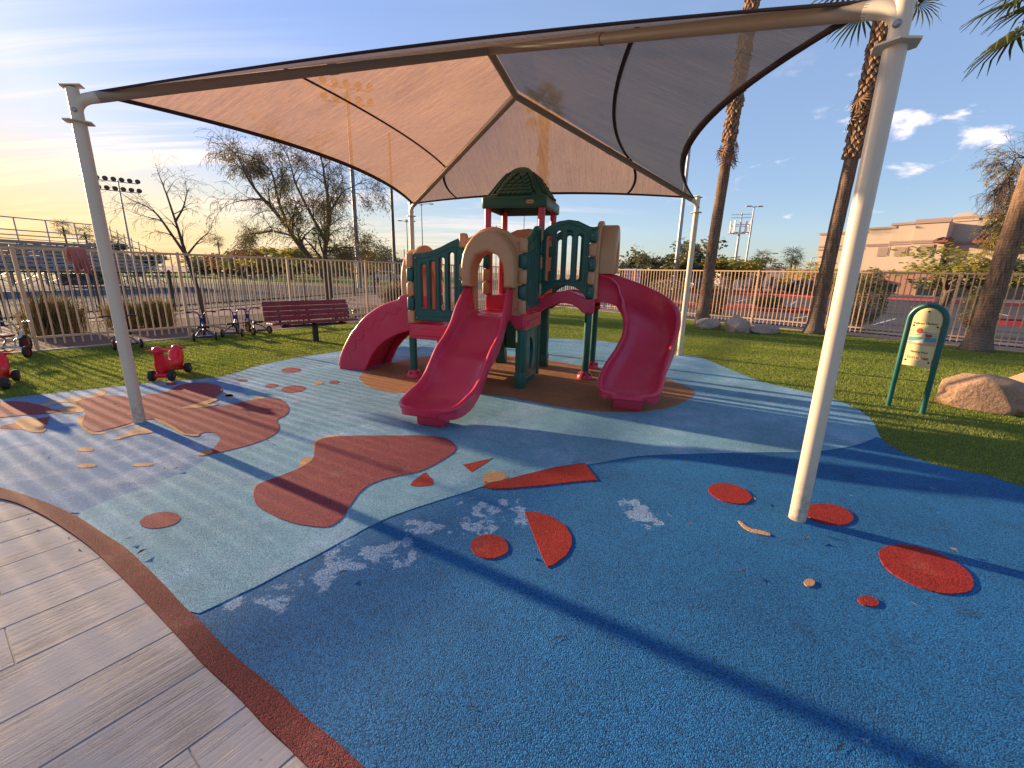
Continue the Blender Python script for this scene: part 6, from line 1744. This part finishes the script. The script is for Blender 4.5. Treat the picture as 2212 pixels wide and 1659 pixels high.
# ball stop netting posts
bs = thing('ball_net', 'tall ball net on dark posts beyond the field', 'net', ON(798, 78), 0)
p0, p1 = ON(798, 78), ON(905, 96)
for k in range(4):
    q = p0.lerp(p1, k / 3) - p0; tube('post', [q, q + Vector((0, 0, 5.6))], .07, 'mast dark', bs, 7)
nt_ = MB()
for k in range(29):
    z = .2 + 5.2 * k / 28; nt_.tube([Vector((0, 0, z)), (p1 - p0) + Vector((0, 0, z))], .007, 3, False)
for k in range(100):
    q = (p1 - p0) * (k / 99); nt_.tube([q + Vector((0, 0, .1)), q + Vector((0, 0, 5.5))], .006, 3, False)
nt_.build('netting', 'mast grey', bs, False)

# ------------------------------------------------------------------ buildings
def bld(name, label, cat, px0, px1, d0, d1, group=None):
    a, b = ON(px0, d0), ON(px1, d1); v = b - a
    return thing(name, label, cat, a, math.atan2(v.y, v.x), group), v.length, a, v.normalized()
school, SLN, SA, SDv = bld('stucco_building', 'large tan stucco building with stepped parapets and a domed gable', 'building', 1748, 2290, 80, 74)
k80 = 80 / 965.
def sx_(px, py=535):                       # distance along the facade of the point seen at (px,py)
    d = FW + RV * ((px - IW / 2) / FPX) + UV * (-(py - IH / 2) / FPX); d = Vector((d[0], d[1], 0)); # ray x facade line
    den_ = d.x * SDv.y - d.y * SDv.x
    t = (SA.x * SDv.y - SA.y * SDv.x) / den_; q = Vector((d.x * t, d.y * t, 0)); return (q - SA).dot(SDv)
def sz_(px, py):
    q = SA + SDv * sx_(px, py); return HT(px, py, q)
def zB(x, y): return ((3000 + x * .37975) * .576042, (740 + y * .37975) * .576042)
def block(px0, px1, py_top, ref, y0, dep, m='stucco', z0_=0.):
    x0, x1, h = sx_(px0, ref[1]), sx_(px1, ref[1]), sz_(*ref)
    box('wall', (x1 - x0, dep, h - z0_), ((x0 + x1) / 2, y0 + dep / 2, (h + z0_) / 2), m, school, .0)
    box('parapet_cap', (x1 - x0 + .3, .5, .28), ((x0 + x1) / 2, y0 + .05, h + .10), 'stucco trim', school, .0)
    return x0, x1, h
def band(x0, x1, y0, z, th=.22): box('trim_band', (x1 - x0, .16, th), ((x0 + x1) / 2, y0 - .06, z), 'stucco trim', school, 0)
e_ = zB(170, 365); f_ = zB(670, 315); g_ = zB(900, 272); h_ = zB(1125, 230); i_ = zB(1190, 262)
A0 = block(e_[0], f_[0] - 3, 0, e_, 1.2, 10); B0 = block(f_[0], g_[0] + 4, 0, f_, .75, 14); C0 = block(g_[0] + .5, zB(1150, 0)[0], 0, g_, .65, 14.1)
D0 = block(h_[0], zB(1990, 0)[0], 0, h_, 1.5, 12); E0 = block(zB(1165, 0)[0], zB(1492, 0)[0], 0, i_, -.6, 8)
F0 = block(zB(1485, 0)[0], sx_ and zB(2500, 0)[0], 0, zB(1600, 455), .4, 10)
for X, y0 in ((A0, 1.2), (B0, .75), (C0, .65), (E0, -.6), (F0, .4)):
    for zz_ in (X[2] - 2.1, 6.35): 
        if zz_ < X[2] - .5: band(X[0] + .02, X[1] - .02, y0, zz_)
for X, y0 in ((B0, .75), (C0, .65), (E0, -.6), (F0, .4)): box('plinth', (X[1] - X[0] + .04, .10, 3.0), ((X[0] + X[1]) / 2, y0 - .05, 1.5), 'stucco rust', school, 0)
# curved gable behind
dc, dt = zB(1590, 215), zB(1590, 140); xc = sx_(dc[0], dc[1]); wv = sx_(zB(1740, 0)[0], dc[1]) - xc; hb_ = D0[2] - .3; hh_ = sz_(*dt) - hb_
gm = link('gable', panel_mesh('gable', [[(-wv * 1.05, 0), (wv * 1.05, 0)] + [(wv * math.cos(R(a)), hh_ * math.sin(R(a)) ** .9 if a not in (0, 180) else .02) for a in range(5, 180, 10)]], .5, .05), 'stucco', school); place(gm, PX, PZ, -PY, (xc, 1.6, hb_))
# tiled lean-to roofs
def tile_roof(px0, px1, pyt, pyb, y0, dep):
    x0, x1 = sx_(px0, pyb), sx_(px1, pyb); zt, zb_ = sz_((px0 + px1) / 2, pyt), sz_((px0 + px1) / 2, pyb)
    o = link('roof', py_mesh('roof', [(x0, y0 - dep, zb_), (x1, y0 - dep, zb_), (x1, y0, zt), (x0, y0, zt), (x0, y0 - dep, zb_ - .25), (x1, y0 - dep, zb_ - .25), (x1, y0, zb_ - .25), (x0, y0, zb_ - .25)], [(0, 1, 2, 3), (4, 5, 1, 0), (5, 6, 2, 1), (6, 7, 3, 2), (7, 4, 0, 3), (7, 6, 5, 4)]), 'roof tile', school)
    n = int((x1 - x0) / .45); mb = MB()
    for k in range(n):
        x = x0 + (k + .5) * (x1 - x0) / n; mb.tube([(x, y0 - dep - .05, zb_ + .06), (x, y0, zt + .06)], .13, 6)
    r = mb.build('roof_tiles', 'roof tile', o, True, 40); r['kind'] = 'stuff'
tile_roof(zB(1385, 0)[0], zB(1530, 0)[0], zB(0, 408)[1], zB(0, 436)[1], -.62, 2.2); tile_roof(zB(1760, 0)[0], zB(2500, 0)[0], zB(0, 350)[1], zB(0, 425)[1], .35, 2.6)
def opening(px, py, w, h, y0, m='vent panel', nm='window'):
    x, z = sx_(px, py), sz_(px, py); f = box(nm, (w + .3, .16, h + .3), (x, y0 - .05, z), 'stucco trim', school, 0); box('pane', (w, .05, h), (x, y0 - .135, z), m, f, 0)
for q, y0 in ((zB(805, 535), .75), (zB(978, 532), .65), (zB(1262, 518), -.6)): opening(*q, 1.0, .85, y0)
opening(*zB(762, 892), 3.8, 1.0, .65, 'window dark'); opening(*zB(1255, 905), 1.6, 1.6, -.7, 'window dark'); opening(*zB(1700, 925), 2.4, 2.2, .2, 'window dark'); opening(*zB(2150, 930), 3., 2.4, .2, 'window dark')
# low buildings across the lot
def low_building(label, px0, px1, d0, d1, h, dep, m, fascia, wins, wm='window dark', group='low buildings across the parking lot'):
    t, L, a, v = bld('low_building', label, 'building', px0, px1, d0, d1, group)
    box('wall', (L, dep, h), (L / 2, dep / 2, h / 2), m, t, 0); box('roof', (L + .8, dep + .8, .35), (L / 2, dep / 2, h + .17), fascia, t, 0)
    for x0, x1, z0_, z1_ in wins:
        f = box('window', ((x1 - x0) * L, .14, z1_ - z0_), ((x0 + x1) / 2 * L, -.05, (z0_ + z1_) / 2), 'mast dark', t, 0); box('pane', ((x1 - x0) * L - .2, .04, z1_ - z0_ - .2), ((x0 + x1) / 2 * L, -.13, (z0_ + z1_) / 2), wm, f, 0)
    return t
low_building('low flat roofed shop with dark glass front behind the banner', 1338, 1462, 66, 64, 3.0, 8, 'stucco grey', 'banner white', [(.02 + .12 * k, .12 + .12 * k, .2, 2.5) for k in range(8)])
low_building('pale flat roofed block left of the slimmer palm', 1464, 1545, 62, 66, 2.9, 7, 'stucco grey', 'stucco grey', [(.1, .3, .2, 1.9), (.55, .72, .2, 1.9)])
low_building('white low building right of the slimmer palm', 1556, 1692, 90, 95, 3.4, 8, 'banner white', 'banner white', [(.08, .18, .3, 2.2), (.55, .62, .3, 2.4), (.8, .86, .3, 2.)])
low_building('rust coloured low wall building behind the yellow loader', 1694, 1760, 78, 76, 2.7, 6, 'stucco rust', 'stucco rust', [(.55, .7, .3, 1.8)])
low_building('pinkish far shop with a red sign left of the dark mast', 690, 790, 120, 125, 4.0, 8, 'stucco', 'stucco rust', [(.1, .3, .3, 2.4), (.5, .7, .3, 2.4)], group='low buildings beyond the field')
low_building('grey far shed below the netting', 800, 905, 125, 118, 3.0, 8, 'stucco grey', 'stucco grey', [(.2, .5, .3, 2.)], group='low buildings beyond the field')
# banner sign
bn = thing('banner_sign', 'white billboard with red lettering beyond the right fence', 'sign', ON(1366, 56), 0)
vw = math.atan2(bn.location.y, bn.location.x) - math.pi / 2; bn.rotation_euler = (0, 0, vw)
for s in (-1, 1): tube('post', [(s * .8, .05, 0), (s * .8, .05, 1.2)], .06, 'mast grey', bn, 6)
pb = box('board', (2.0, .10, 1.75), (0, 0, 1.55), 'banner white', bn, .01)
for k, (z, w) in enumerate(((2.0, 1.6), (1.58, 1.75), (1.16, 1.5))):
    n = 9; mb = MB()
    for j in range(n): mb.box((w / n * .7, .02, .26 + .06 * ((j * 7 + k) % 3)), (-w / 2 + w * (j + .5) / n, -.06, z))
    mb.build('lettering', 'banner red', pb, False)

# yellow loader
ld = thing('yellow_loader', 'small yellow loader parked before the rust coloured building', 'loader', ON(1704, 70), R(30))
box('body', (2.4, 1.3, .8), (0, 0, .85), 'machine yellow', ld, .08); box('hood', (1.0, 1.1, .5), (-.8, 0, 1.45), 'machine yellow', ld, .1); box('bucket', (.7, 1.7, .6), (2.1, 0, .45), 'machine yellow', ld, .08)
cb = MB()
for x in (-.1, .9):
    for y in (-.55, .55): cb.box((.08, .08, 1.5), (x, y, 1.95))
cb.box((1.25, 1.3, .1), (.4, 0, 2.72)); cb.build('cab_frame', 'black metal', ld, False)
for s in (-1, 1): tube('lift_arm', [(-.2, s * .62, 1.5), (1.2, s * .62, 1.2), (1.9, s * .62, .5)], .08, 'machine yellow', ld, 6)
for x in (-.8, .8):
    for s in (-1, 1):
        w = MB().lathe([(.2, -.15), (.42, -.15), (.48, -.08), (.48, .08), (.42, .15), (.2, .15)], (0, 0, 0), 16, Matrix.Rotation(R(90), 4, 'X')).build('wheel', 'dark rubber', ld, True, 40); w.location = (x, s * .72, .48)

# parked cars, far off
def car(label, loc, rz, m, group='cars parked beyond the lot'):
    t = thing('parked_car', label, 'car', loc, rz, group)
    prof = [(-2.2, .35), (-2.25, .75), (-2.1, .98), (-1.5, 1.05), (-1.05, 1.48), (.45, 1.48), (1.05, 1.02), (2.05, .90), (2.25, .70), (2.25, .35)]
    b = link('body', panel_mesh('body', [prof], 1.75, .10, 3), m, t); place(b, PX, PZ, -PY, (0, 0, 0))
    g = link('window', panel_mesh('window', [[(-1.3, 1.06), (-.95, 1.40), (.38, 1.40), (.85, 1.06)]], 1.79, .01, 1), 'window dark', t); place(g, PX, PZ, -PY, (0, 0, 0))
    for x in (-1.35, 1.4):
        for s in (-1, 1):
            w = MB().lathe([(.16, -.1), (.30, -.1), (.33, -.05), (.33, .05), (.30, .1), (.16, .1)], (0, 0, 0), 18, Matrix.Rotation(R(90), 4, 'X')).build('wheel', 'dark rubber', t, True, 40); w.location = (x, s * .80, .33)
            MB().lathe([(.19, -.09), (.19, .09), (.05, .1)], (0, 0, 0), 14, Matrix.Rotation(R(90), 4, 'X')).build('rim', 'chrome', w, True, 40)
    return t
car('dark car parked before the pale block by the slimmer palm', ON(1492, 55), R(100), 'car dark'); car('dark car right of the yellow loader', ON(1738, 66), R(-20), 'car dark'); car('dark car under the trees at the building corner', ON(1772, 62), R(-20), 'car dark')
car('white car on the lot left of the climber', ON(838, 62), R(15), 'car white'); car('dark car near the far shop left of the dark mast', ON(742, 88), R(10), 'car dark')
